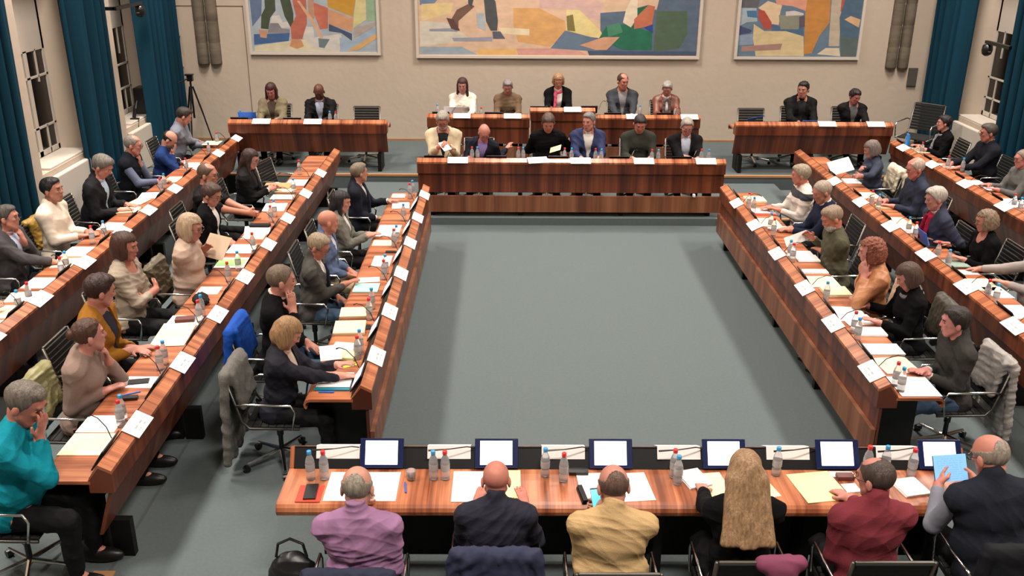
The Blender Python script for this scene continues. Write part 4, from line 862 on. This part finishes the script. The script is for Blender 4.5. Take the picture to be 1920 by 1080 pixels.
# ---------------------------------------------------------------- the council members
BLK=(9,9,11); NAVY=(17,20,32); PALE=(214,166,144); PINK=(220,160,140); TAN=(196,146,122)
def held(label,name,m_,c,ax,ay,w,h,cat,th=.003,extra=None):
    "thin sheet with centre c, unit axes ax, ay"
    ax=unit(ax); ay=unit(V3(*ay)-ax*(V3(*ay)@ax)); n=np.cross(ax,ay); mb=MB(); mb.box(-w/2,-h/2,-th/2,w/2,h/2,th/2); o=mb.build(name,m_)
    M=Matrix([[ax[0],ay[0],n[0],c[0]],[ax[1],ay[1],n[1],c[1]],[ax[2],ay[2],n[2],c[2]],[0,0,0,1]]); o.matrix_world=M
    uniq(o,label,cat)
    return o
PEOPLE=[
# outer left row
('P1','man in grey shirt writing at the far end of the outer left row',345,218,dict(d=.22,yaw=20,pitch=28,sk=PINK,hair=('short',(62,52,46)),top=('shirt',(118,122,134)),rh=('px',388,268,.76,'flat'))),
('P2','man in blue sweater with dark beard holding his forehead with one hand',318,262,dict(d=.24,yaw=5,pitch=42,sk=PALE,hair=('ring',(36,30,28)),beard=(120,112,108),top=('sweater',(34,56,106)),rh=('brow',),lh=('table',.1,.42))),
('P3','man in black vest over grey blue shirt with glasses and hand at his chin',250,272,dict(d=.14,yaw=5,pitch=12,sk=PINK,hair=('thin',(150,140,132)),top=('vest',(22,24,30)),inner=('shirt',(92,100,122)),glasses=True,lh=('chin',))),
('P4','grey haired man in black coat with grey lapels and light blue shirt',192,312,dict(sc=1.04,d=.20,yaw=0,pitch=34,sk=PINK,hair=('thick',(132,124,116)),top=('jacket',(22,22,26)),inner=('shirt',(176,198,220)),b=1.1)),
('P5','dark haired man in white sweater looking up beside the near left curtain',98,356,dict(sc=1.04,d=.06,yaw=-8,pitch=-2,sk=TAN,hair=('short',(24,22,22)),top=('sweater',(226,214,196)),lh=('table',.10,.45),rh=('table',.06,.47))),
('P6','man in grey suit with glasses touching his mouth at the left edge',14,408,dict(d=.06,yaw=5,pitch=0,sk=PINK,hair=('short',(84,78,74)),top=('jacket',(68,66,68)),inner=('shirt',(190,200,226)),glasses=True,lh=('chin',),rh=('table',.05,.40))),
('P7','person in mustard top cut by the left edge with a bare forearm',-46,500,dict(body='f',d=.05,yaw=0,pitch=5,hair=('bob',(80,60,48)),top=('tee',(150,110,40)),sleeve=.62,lh=('table',.16,.50),rh=('table',.1,.42))),
# middle left row
('Q1','woman in black blazer with long dark auburn hair and glasses',470,298,dict(body='f',d=.14,yaw=-8,pitch=18,sk=(214,160,142),hair=('long',(60,34,30),.28),top=('jacket',BLK),inner=('shirt',(30,30,34)),glasses=True,cuff=(214,206,186),lh=('px',520,352,.80,'hold'),rh=('px',512,356,.80,'hold'))),
('Q2','man with glasses in black T-shirt with bare arms and clasped hands',390,328,dict(d=.10,yaw=-6,pitch=6,sk=(206,150,126),hair=('thin',(104,78,62)),top=('tee',BLK),sleeve=.45,glasses=True,lh=('clasp',0,.45),rh=('clasp',0,.45))),
('Q3','brown haired young man in black cardigan over white shirt with glasses',397,365,dict(d=.12,yaw=-12,pitch=22,sk=(206,150,130),hair=('thick',(84,58,46)),top=('cardigan',BLK),inner=('shirt',(210,204,200)),glasses=True,lh=('lap',),rh=('lap',))),
('Q4','blonde woman in beige knit sweater reading a beige sheet she holds up',358,426,dict(sc=1.1,body='f',d=.10,yaw=-6,pitch=14,sk=(216,160,142),hair=('bob',(200,172,140),-.12),top=('sweater',(176,152,136)),glasses=True,b=1.12,rh=('px',378,484,.90,'hold'),lh=('px',392,470,.96,'hold'))),
('Q5','brown haired woman in grey beige top sitting with crossed arms',235,462,dict(body='f',d=.04,yaw=-4,pitch=8,sk=(206,146,126),hair=('bob',(76,46,36),-.085),top=('roundneck',(158,144,128)),sleeve=.80,lh=('cross',),rh=('cross',))),
('Q6','woman in mustard jacket over navy top with dark brown hair',188,545,dict(sc=1.05,body='f',d=.10,yaw=35,pitch=14,sk=(206,150,132),hair=('thick',(56,32,28)),top=('cardigan',(138,92,32)),inner=('roundtop',(28,30,44)),lh=('table',.03,.50),rh=('table',-.02,.50))),
('Q7','woman in taupe sweater with tied auburn hair and hand at her chin',168,628,dict(sc=1.07,body='f',d=.16,yaw=32,pitch=-2,sk=(214,158,142),hair=('bun',(88,56,42)),top=('sweater',(136,116,106)),lh=('chin',),rh=('table',.02,.46))),
('Q8','grey haired man in teal sweater resting his forehead on his hand',48,756,dict(sc=1.14,d=.17,yaw=-4,pitch=28,sk=(214,150,130),hair=('short',(124,114,104)),top=('sweater',(14,122,138)),b=1.15,rh=('brow',),lh=('table',.1,.50))),
# inner left row
('R1','grey haired man in navy suit and white shirt looking towards the dais',674,324,dict(d=.05,yaw=30,pitch=0,sk=(208,156,134),hair=('short',(140,124,104)),top=('jacket',NAVY),inner=('shirt',(214,208,204)),tie=(36,38,54),cuff=(224,220,216),lh=('table',.12,.44),rh=('lap',))),
('R2','woman with long straight dark hair in grey blazer',640,378,dict(body='f',d=.06,yaw=-4,pitch=12,sk=(222,166,146),hair=('long',(30,24,26),.26),top=('tweed',(112,110,102)),inner=('shirt',(196,196,194)),lh=('table',.04,.50),rh=('table',.04,.50))),
('R3','bald man in light blue jacket seen beyond the man in charcoal',616,416,dict(d=.07,yaw=20,pitch=6,sk=(216,154,130),hair=('none',(190,170,150)),top=('jacket',(84,100,130)),inner=('shirt',(180,186,196)),legs=KHAKI,lh=('lap',),rh=('lap',))),
('R4','fair haired man in charcoal suit with dark framed glasses looking down',597,462,dict(d=.10,yaw=-8,pitch=28,sk=(208,142,120),hair=('parted',(176,154,126)),top=('jacket',(66,64,60)),inner=('shirt',(214,210,206)),tie=(30,34,50),glasses=True,legs=JEAN,b=1.12,lh=('lap',),rh=('table',.0,.52))),
('R5','grey cropped man in black sweater leaning his cheek on his hand',528,526,dict(d=.10,yaw=18,pitch=6,sk=(212,156,136),hair=('buzz',(124,104,86)),top=('sweater',BLK),inner=('shirt',(196,186,176)),legs=JEAN,rh=('cheek',),lh=('lap',))),
('R6','blonde bobbed woman in navy jacket leafing through papers',540,624,dict(body='f',d=.14,yaw=8,pitch=34,sk=(220,166,146),hair=('bob',(182,140,98),-.12),top=('jacket',(28,28,38)),inner=('shirt',(186,166,148)),rh=('px',668,706,.78,'flat'),lh=('px',648,684,.82,'flat'))),
# near row seen from behind
('B1','man in lilac shirt with thinning grey hair seen from behind',670,915,dict(d=.09,yaw=0,pitch=22,sk=PALE,hair=('ring',(164,154,138)),top=('shirt',(146,108,142)),b=1.1,lh=('table',.04,.50),rh=('lap',))),
('B2','bald man in navy suit seen from behind',930,900,dict(sc=0.93,d=.13,yaw=0,pitch=20,sk=(206,140,124),hair=('none',(160,130,110)),top=('jacket',(36,36,48)),b=1.15,lh=('px',893,936,.77,'flat'),rh=('px',985,938,.77,'flat'))),
('B3','man in beige sweater with cropped dark fringe using a phone',1150,912,dict(d=.10,yaw=6,pitch=24,sk=(206,150,134),hair=('ring',(110,84,72)),top=('sweater',(186,156,112)),inner=('shirt',(222,206,180)),b=1.2,lh=('px',1114,962,.88,'hold'),rh=('table',-.02,.56))),
('B4','woman in black with very long straight blonde hair seen from behind',1396,884,dict(body='f',d=.12,yaw=0,pitch=16,sk=PALE,hair=('long',(178,142,104),.42),top=('sweater',BLK),b=1.1)),
('B5','man in maroon sweater turning his head to his left neighbour',1641,897,dict(d=.08,yaw=40,pitch=10,sk=(212,150,136),hair=('thin',(80,66,58)),top=('sweater',(116,48,56)),inner=('shirt',(196,192,190)),glasses=True,lh=('lap',),rh=('table',.03,.5))),
('B6','bald grey man in navy vest and grey shirt holding a tablet',1856,856,dict(sc=0.95,d=.14,yaw=22,pitch=26,sk=(216,152,134),hair=('ring',(168,154,140)),top=('vest',(34,37,46)),inner=('shirt',(124,128,140)),b=1.2,s=-.06,glasses=True,lh=('px',1752,900,.88,'hold'),rh=('px',1812,884,.90,'hold'))),
# inner right row
('S1','grey haired man in striped sweater looking away towards the left',1501,328,dict(sc=1.03,d=.08,yaw=-12,pitch=8,sk=(216,150,130),hair=('thick',(180,164,140)),top=('sweater',stripes('striped_knit',(206,196,186),(50,52,60))),inner=('shirt',(210,140,124)),lh=('table',.1,.50),rh=('table',.04,.42))),
('S2','bald man in navy pullover and white collar behind the bearded man',1541,360,dict(d=.14,yaw=10,pitch=20,sk=(206,150,130),hair=('buzz',(190,170,150)),top=('sweater',(28,34,52)),inner=('shirt',(214,206,200)),lh=('table',.03,.42),rh=('table',.03,.42))),
('S3','white bearded man in olive sweater reading papers',1560,409,dict(sc=1.05,d=.12,yaw=6,pitch=26,sk=(216,146,122),hair=('short',(170,146,120)),beard=(212,206,200),top=('sweater',(78,76,60)),b=1.1,rh=('px',1513,446,.90,'hold'),lh=('px',1528,470,.78,'flat'))),
('S4','woman with curly red hair in tan jacket resting her cheek on her hand',1633,472,dict(sc=1.06,body='f',d=.10,yaw=-12,pitch=10,sk=(220,160,146),hair=('curly',(158,88,64),-.10),top=('leather',(168,112,72)),inner=('shirt',(180,120,80)),lh=('cheek',),rh=('table',0,.5))),
('S5','brown bobbed woman in black top with grey sheer scarf',1702,518,dict(body='f',d=.12,yaw=-4,pitch=28,sk=(216,156,142),hair=('bob',(88,64,54),-.09),top=('sweater',BLK),scarf=((112,110,108),),rh=('px',1612,572,.77,'flat'),lh=('px',1634,605,.77,'flat'))),
('S6','dark haired man in charcoal fleece at the near end of the inner right row',1790,604,dict(d=.10,yaw=-10,pitch=4,sk=(222,158,150),hair=('thick',(44,34,30)),top=('fleece',(54,53,51)),cuff=(196,192,188),legs=JEAN,rh=('px',1722,694,.76,'flat'),lh=('px',1724,704,.74,'flat'))),
# middle right row
('T1','grey haired woman in dark navy blouse holding up a large sheet',1634,280,dict(body='f',d=.10,yaw=-4,pitch=22,sk=(190,140,128),hair=('bob',(128,116,108),-.085),top=('blouse',(44,50,66)),rh=('px',1602,322,.98,'hold'),lh=('px',1606,330,.92,'hold'))),
('T2','white haired man in dark navy shirt with reddish face and glasses',1716,316,dict(sc=1.05,d=.10,yaw=4,pitch=14,sk=(220,146,130),hair=('thin',(206,182,164)),top=('shirt',(36,42,58)),glasses=True,b=1.15)),
('T3','white haired man in navy jacket with a bright red scarf',1754,372,dict(sc=1.05,d=.10,yaw=-2,pitch=14,sk=(218,160,146),hair=('thick',(206,196,186)),top=('jacket',(42,46,62)),inner=('shirt',(216,206,204)),scarf=((140,26,52),2))),
('T4','woman in black sweater with curly dark blonde hair and glasses',1848,414,dict(body='f',d=.07,yaw=-6,pitch=10,sk=(208,150,134),hair=('wavy',(144,122,98),-.09),top=('roundneck',BLK),glasses=True,rh=('px',1766,458,.78,'flat'))),
('T5','man in light grey sweater cut by the right edge with hands on the desk',1958,470,dict(d=.05,yaw=0,pitch=10,hair=('short',(120,110,100)),top=('sweater',(150,142,138)),b=1.3,rh=('px',1822,504,.78,'flat'),lh=('px',1876,532,.78,'flat'))),
# outer right row
('U1','dark haired woman in black with a light grey scarf',1770,231,dict(body='f',d=.05,yaw=-14,pitch=0,sk=(220,166,150),hair=('thick',(40,32,32)),top=('sweater',BLK),scarf=((136,136,142),1))),
('U2','man in black jacket with blue collar and glasses beside the right window',1853,249,dict(d=.06,yaw=-6,pitch=8,sk=(200,140,124),hair=('short',(84,74,68)),top=('sweater',(24,26,32)),inner=('shirt',(86,98,130)),glasses=True,b=1.15)),
('U3','man in grey pullover and glasses at the right edge near the curtain',1917,298,dict(d=.05,yaw=0,pitch=8,sk=(212,148,136),hair=('buzz',(150,130,116)),top=('sweater',(92,92,90)),glasses=True,b=1.1)),
# rear desks
('V1','woman with dark red hair in olive blazer behind a blue lit laptop',508,170,dict(body='f',d=.12,yaw=0,pitch=28,sk=(206,152,144),hair=('long',(72,28,32),.14),top=('jacket',(118,108,84)),inner=('shirt',(74,62,54)),b=1.1)),
('V2','bald dark skinned man in black suit and pale shirt',598,172,dict(d=.12,yaw=0,pitch=34,sk=(104,66,54),hair=('none',(60,40,34)),top=('jacket',BLK),inner=('shirt',(150,156,176)),b=1.1)),
('W1','woman in white sweater with long auburn hair behind a white laptop',867,160,dict(body='f',d=.08,yaw=-5,pitch=14,sk=(210,160,150),hair=('long',(74,34,32),.27),top=('sweater',(222,212,200)))),
('W2','person in brown turtleneck with a dark headband over grey hair',952,163,dict(body='f',d=.12,yaw=0,pitch=26,sk=(200,152,138),hair=('short',(150,144,142)),top=('turtleneck',(104,84,66)),b=1.2)),
('W3','short haired blonde woman in black cardigan with pink scarf at the raised desk',1047,152,dict(body='f',d=.12,yaw=0,pitch=24,sk=(220,164,140),hair=('wavy',(176,134,98),-.05),top=('cardigan',BLK),inner=('shirt',(222,214,210)),scarf=((206,80,110),1))),
('W4','man in dark grey suit and grey shirt leaning back',1168,153,dict(d=.02,yaw=22,pitch=10,sk=(210,148,128),hair=('thin',(80,52,42)),top=('jacket',(50,54,60)),inner=('shirt',(118,116,116)))),
('W5','grey haired woman in brown leather jacket with patterned scarf',1251,166,dict(body='f',d=.10,yaw=-14,pitch=28,sk=(206,156,142),hair=('thick',(186,180,174)),top=('leather',(112,62,44)),inner=('shirt',(206,204,210)),scarf=((92,76,70),2))),
('X1','short dark haired man in black looking to his right behind a blue laptop',1506,168,dict(d=.10,yaw=-34,pitch=6,sk=(200,150,132),hair=('short',(28,22,24)),top=('jacket',BLK),inner=('shirt',(28,28,30)))),
('X2','dark haired man in black suit and grey shirt reaching across himself',1603,181,dict(d=.10,yaw=18,pitch=20,sk=(196,140,128),hair=('thick',(34,24,24)),top=('jacket',BLK),inner=('shirt',(92,92,92)),rh=('px',1610,212,.80,'flat'))),
('Y1','white bearded man in cream jacket over black shirt folding a paper',830,226,dict(d=.10,yaw=0,pitch=30,sk=(204,138,120),hair=('thick',(180,170,158)),beard=(206,198,190),top=('jacket',(196,180,150)),inner=('tee',(20,20,22)),glasses=True,b=1.1,lh=('px',842,276,.92,'hold'),rh=('px',822,278,.92,'hold'))),
('Y2','balding man in navy blazer and lilac shirt leaning sideways over the desk',908,249,dict(d=.24,s=-.10,yaw=10,pitch=34,sk=(206,146,126),hair=('ring',(176,160,140)),top=('jacket',NAVY),inner=('shirt',(140,122,176)),glasses=True,lh=('px',950,280,.78,'flat'))),
('Y3','brown haired man in black reading yellow pages',1028,230,dict(d=.14,yaw=0,pitch=32,sk=(210,150,130),hair=('thick',(96,74,64)),top=('sweater',BLK),lh=('px',1040,280,.80,'flat'),rh=('px',1020,284,.78,'flat'))),
('Y4','grey haired man in blue blazer and white shirt looking sideways',1104,228,dict(d=.10,yaw=-32,pitch=6,sk=(212,156,136),hair=('short',(132,130,128)),top=('jacket',(42,50,84)),inner=('shirt',(206,202,196)))),
('Y5','dark haired man in dark green sweater looking down',1200,232,dict(d=.16,yaw=0,pitch=30,sk=(212,154,134),hair=('short',(40,34,34)),top=('sweater',(50,52,46)))),
('Y6','grey haired man in black cardigan over pale blue shirt',1288,238,dict(d=.14,yaw=0,pitch=20,sk=(210,156,138),hair=('thick',(180,172,160)),top=('cardigan',(22,22,24)),inner=('shirt',(176,186,204)),glasses=True,rh=('table',-.02,.42))),
]
import os
ONLY=os.environ.get('ONLY_PEOPLE')
for key,label,px,py,kw in PEOPLE:
    if ONLY is not None and key not in ONLY.split(','): continue
    person(key,label,px,py,**kw)
# ---------------------------------------------------------------- things held or standing on desks
def held4(label,name,m_,tl,tr,bl,zt,zb,dk,cat,th=.003,zr=None,parent_back=None):
    z0=deskz(dk); a,b,c=at(*tl,z0+zt),at(*tr,z0+(zr or zt)),at(*bl,z0+zb); ax=b-a; ay=a-c; w_=min(np.linalg.norm(ax),.45); h=min(np.linalg.norm(ay),.42)
    ctr=(b+c)/2; return held(label,name,m_,ctr,ax,ay,w_,h,cat,th)
held4('beige sheet held up by the blonde woman in glasses','paper_sheet',mat('beige_sheet',(186,164,138),.8),(390,436),(431,446),(380,479),1.10,.90,'L2','paper')
held4('large white sheet held up by the grey haired woman in navy','paper_sheet',m_paper,(1549,305),(1590,294),(1562,329),1.00,.84,'T','paper',zr=1.05)
held4('white sheet held up by the bearded man in olive sweater','paper_sheet',m_paper,(1470,446),(1512,431),(1475,464),.92,.82,'S','paper',zr=.98)
held4('pinkish white sheet in the hands of the blonde bobbed woman','paper_sheet',m_paper,(607,651),(647,647),(592,676),.86,.79,'L1','paper')
held4('folded white paper in the hands of the man in cream jacket','paper_sheet',m_paper,(824,268),(838,264),(830,284),1.0,.90,'Y','paper',zr=1.01)
held4('pale yellow page held by the man in black at the centre desk','paper_sheet',m_yellow,(1033,277),(1053,271),(1030,287),.88,.83,'Y','paper',zr=.94)
held4('tan folder lifted by the auburn haired woman in black blazer','folder',mat('tan_folder',(196,140,90),.7),(500,343),(548,343),(493,353),.80,.78,'L2','folder',th=.006)
o=held4('mobile phone with cyan screen in the left hand of the beige sweater man','mobile_phone',m_plast,(1104,916),(1126,914),(1115,960),1.00,.90,'B','phone',th=.008)
MB().box(-.036,-.075,.0042,.036,.062,.005).build('display',mat('cyan_screen',(90,220,240),.3,emit=((70,205,235),1.0)),o)
o=held4('tablet with pale blue screen held by the man in navy vest','tablet',m_plast,(1743,856),(1805,852),(1758,903),1.04,.90,'B','tablet',th=.008)
MB().box(-.112,-.085,.0042,.112,.085,.005).build('display',printed('tablet_display',(120,176,226),rows=12,ink=.25,sx=.22,sy=.17),o)
for m_ in (MATS['tablet_display'],): m_.node_tree.nodes['Principled BSDF'].inputs['Emission Color'].default_value=(*lin((130,186,236)),1); m_.node_tree.nodes['Principled BSDF'].inputs['Emission Strength'].default_value=.55
def laptop(dk,px,py,w_,h,lid,label,ang=.25,zc=.80,yaw=0):
    z0=deskz(dk); x,y=dloc(dk,at(px,py,z0+zc)); r=empty('laptop'); u=min(max(-y,.24),.34); put(r,dk,x,u,.742,rot=yaw)
    MB().box(-w_/2,-.2,0,w_/2,.0,.014).build('keyboard_base',m_plast,r,bevel=.003)
    MB().prism([(0,.012),(0+h*math.sin(ang),.012+h*math.cos(ang)),(.007+h*math.sin(ang),.010+h*math.cos(ang)),(.007,.010)],-w_/2,w_/2).build('lid',lid,r,bevel=.002)
    MB().prism([(-.001,.03),(-.001+(h-.02)*math.sin(ang),.015+(h-.02)*math.cos(ang)),(.0005+(h-.02)*math.sin(ang),.015+(h-.02)*math.cos(ang)),(.0005,.03)],-w_/2+.01,w_/2-.01).build('display',mat('laptop_glow',(190,200,220),.3,emit=((190,205,235),.5)),r)
    return tag(r,label,'laptop')
bl=mat('blue_lid',(20,98,196),.35)
laptop('V',486,209,.30,.20,bl,'laptop with bright blue lid before the red haired woman')
laptop('Wl',854,200,.32,.20,mat('silver_lid',(206,204,200),.4),'laptop with pale silver lid before the long haired woman in white')
laptop('Wm',1008,191,.30,.14,m_plast,'black tilted laptop at the end of the raised centre desk',.7)
laptop('X',1501,220,.26,.12,bl,'laptop with low blue lid before the man in black looking sideways',.6)
laptop('T',1736,450,.24,.17,bl,'blue lidded laptop before the man with red scarf',.35)
f=held4('blue folder standing open on the empty end of the rear right desk','folder',bl,(1401,223),(1432,217),(1401,227),.84,.75,'X','folder',th=.004,zr=.9)
tag(MB().lathe([(.0,0),(.034,.002),(.036,.1),(.033,.20),(.018,.23),(.018,.25),(0,.252)],(0,0,0),14).build('water_flask',mat('blue_tinted',(60,130,200),.2,trans=.3),None,smooth=True),'blue tinted flask on the desk before the scarf woman','bottle')
o=bpy.data.objects['water_flask']; x,y=dloc('U',at(1702,256,.80)); put(o,'U',min(x,7.9),.24,.7405)
o=tag(MB().lathe([(0,0),(.028,.002),(.03,.05),(.033,.07),(.03,.07),(.027,.01),(0,.008)],(0,0,0),14).build('drinking_glass',m_clear,smooth=True),'small clear glass lying between papers before the bald man in navy suit','glass'); put(o,'B',dloc('B',at(770,893,.78))[0],.30,.7405)
# plates of the centre desk gap
o=tag(MB().box(-.02,-.03,0,.02,.03,.045).build('white_gadget',m_paper,bevel=.01),'small white gadget resting on the lower board of the front centre desk','device'); p=atY(1301,366,13.49); o.location=(p[0],13.485,S1Z+.315)
# ---------------------------------------------------------------- empty chairs
def floor_chair(x,y,z,rz,label): return chair(x,y,z,rz,label)
x,y=at(684,222,S2Z+.75)[:2]; chair(x,16.35,S2Z,PI,'empty black mesh chair at the right end of the rear left desk')
x,y=at(1408,220,S2Z+.75)[:2]; chair(x,16.35,S2Z,PI,'empty black mesh chair at the left end of the rear right desk')
p=at(516,330,.72); chair(p[0]+.12,p[1]+.1,0,-PI/2-.25,'empty black mesh chair beyond the auburn haired woman in black')
p=at(1730,225,.8+S2Z); big=chair(7.15,16.3,S2Z,PI*.75,'large empty black chair in the right corner before the curtain'); big.scale=(1.15,1.15,1.12)
# ---------------------------------------------------------------- coats, scarves and bags on the chairs
def coat(key,m_,label,name='coat',low=.32,puff=.006,wid=.22,sleeve=True,x0=0,cat='coat',low2=None):
    I=INFO.get(key)
    if I is None: return
    O=I['O']; r=empty(name,(O[0],O[1],O[2]),I['rz']); S=SDF(); 
    S.cap((x0-wid,-.335,.89),(x0+wid,-.335,.89),.052,.052,.03)
    n=7
    for i in range(n):
        x=x0-wid+.05+(2*wid-.1)*i/(n-1); S.cap((x,-.355,.87),(x*1.05,-.385,low+.03*math.sin(i*2.1+len(key))),.036,.040,.035).cap((x,-.30,.87),(x,-.23,.60+.02*math.sin(i)),.034,.03,.03)
    S.cap((x0-wid+.04,-.285,.87),(x0-wid+.05,-.24,.62),.03,.03,.03).cap((x0+wid-.04,-.285,.87),(x0+wid-.05,-.24,.62),.03,.03,.03)
    if sleeve:
        for sd in(-1,1): S.cap((x0+sd*(wid+.02),-.34,.85),(x0+sd*(wid+.06),-.37,low+.02 if low2 is None else low2),.045,.038,.02)
    S.mesh('draped_cloth',.011,[m_],r,disp=wrink(len(label),puff)); tag(r,label,cat); 
    o=KIDS[r.name][0]; o.name=name+'_body'; return r
coat('R6',cloth((104,102,98),'tweed'),'grey speckled fleece coat hanging long over the nearest inner left chair',low=.12,puff=.009)
coat('R5',cloth((22,72,160),'suit'),'bright blue jacket hung over the chair behind the blonde bobbed woman','jacket',low=.30)
coat('S6',cloth((142,138,134),'puffy'),'shiny light grey jacket draped over the chair of the man in charcoal fleece','jacket',low=.22,puff=.012)
coat('Q7',cloth((128,124,84),'puffy'),'olive quilted jacket over the chair behind the woman in taupe sweater','jacket',low=.4,puff=.014)
coat('Q4',cloth((88,80,62),'puffy'),'dark olive jacket on the chair of the blonde woman in beige','jacket',low=.4,puff=.012)
coat('T1',cloth((214,204,178),'puffy'),'cream quilted coat on the chair of the woman in dark navy','coat',low=.3,puff=.008)
coat('S4',cloth((206,184,160),'puffy'),'cream coat on the chair of the red curly haired woman','coat',low=.35)
coat('S5',cloth((62,60,52),'puffy'),'dark olive coat on the chair of the brown haired woman in black','coat',low=.35)
coat('B1',cloth((34,38,56),'suit'),'navy coat hung over the chair of the man in lilac shirt','coat',low=.25,puff=.010)
coat('B2',cloth((44,48,70),'suit'),'slate blue jacket hung over the chair of the bald man in suit','jacket',low=.3,puff=.010)
coat('B4',cloth((112,56,78),'suit'),'maroon shawl hanging over the right half of the blonde woman chair','shawl',low=.5,wid=.10,x0=.13,sleeve=False,cat='shawl')
coat('B6',cloth((20,21,26),'suit'),'black coat over the chair of the man holding a tablet','coat',low=.3)
coat('P5',cloth((150,118,50),'puffy'),'mustard yellow backpack hanging on the chair beside the white sweater man','backpack',low=.5,wid=.12,x0=-.14,sleeve=False,puff=.010,cat='backpack')
# dark handbag on the floor left of the near row
I=INFO.get('B1')
if I:
    S=SDF().ell((0,0,.2),(.17,.1,.2),None,.03).ell((0,0,.12),(.20,.12,.12),None,.03); hb=at(548,1058,.30); r=empty('handbag',(hb[0],hb[1],0)); S.mesh('bag_body',.011,[mat('black_leather',(18,18,20),.4)],r,disp=wrink(4,.008))
    MB().tube([(-.1,0,.36),(-.08,0,.46),(0,0,.50),(.08,0,.46),(.1,0,.36)],.010).build('strap',m_plast,r); tag(r,'black soft bag standing on the floor left of the lilac shirt man','bag')
# black fur glove heap on the middle left desk
S=SDF().ell((0,0,.04),(.10,.07,.045),None,.03).ell((.05,.05,.03),(.06,.05,.03),None,.03).ell((-.08,-.02,.03),(.05,.04,.03),None,.03)
o=S.mesh('fur_hat',.008,[mat('black_fur',(10,10,11),.95,bump=((90,90,90),.9))],None,disp=strands(8,.006,150,(1,1,1))); x,y=dloc('L2',at(383,562,.77)); put(o,'L2',x,.36,.745); tag(o,'black furry hat lying beside bottles on the middle left desk','hat')
# ---------------------------------------------------------------- tell apart whatever shares a label
for lab,os_ in LAB.items():
    if len(os_)<2: continue
    os_.sort(key=lambda o:(o.location[1]) if lab.find('before')>=0 else 0)
    ys=[o.location[1] for o in os_]; xs=[o.location[0] for o in os_]
    if max(xs)-min(xs)>max(ys)-min(ys)+.05:
        os_.sort(key=lambda o:o.location[0]); w_=['on the left','on the right'] if len(os_)==2 else ['leftmost','middle','rightmost']
    else: w_=['nearer one','farther one'] if len(os_)==2 else ['nearest one','middle one','farthest one']
    for i,o in enumerate(os_): o['label']=lab+', '+(w_[i] if i<len(w_) else 'one of several')
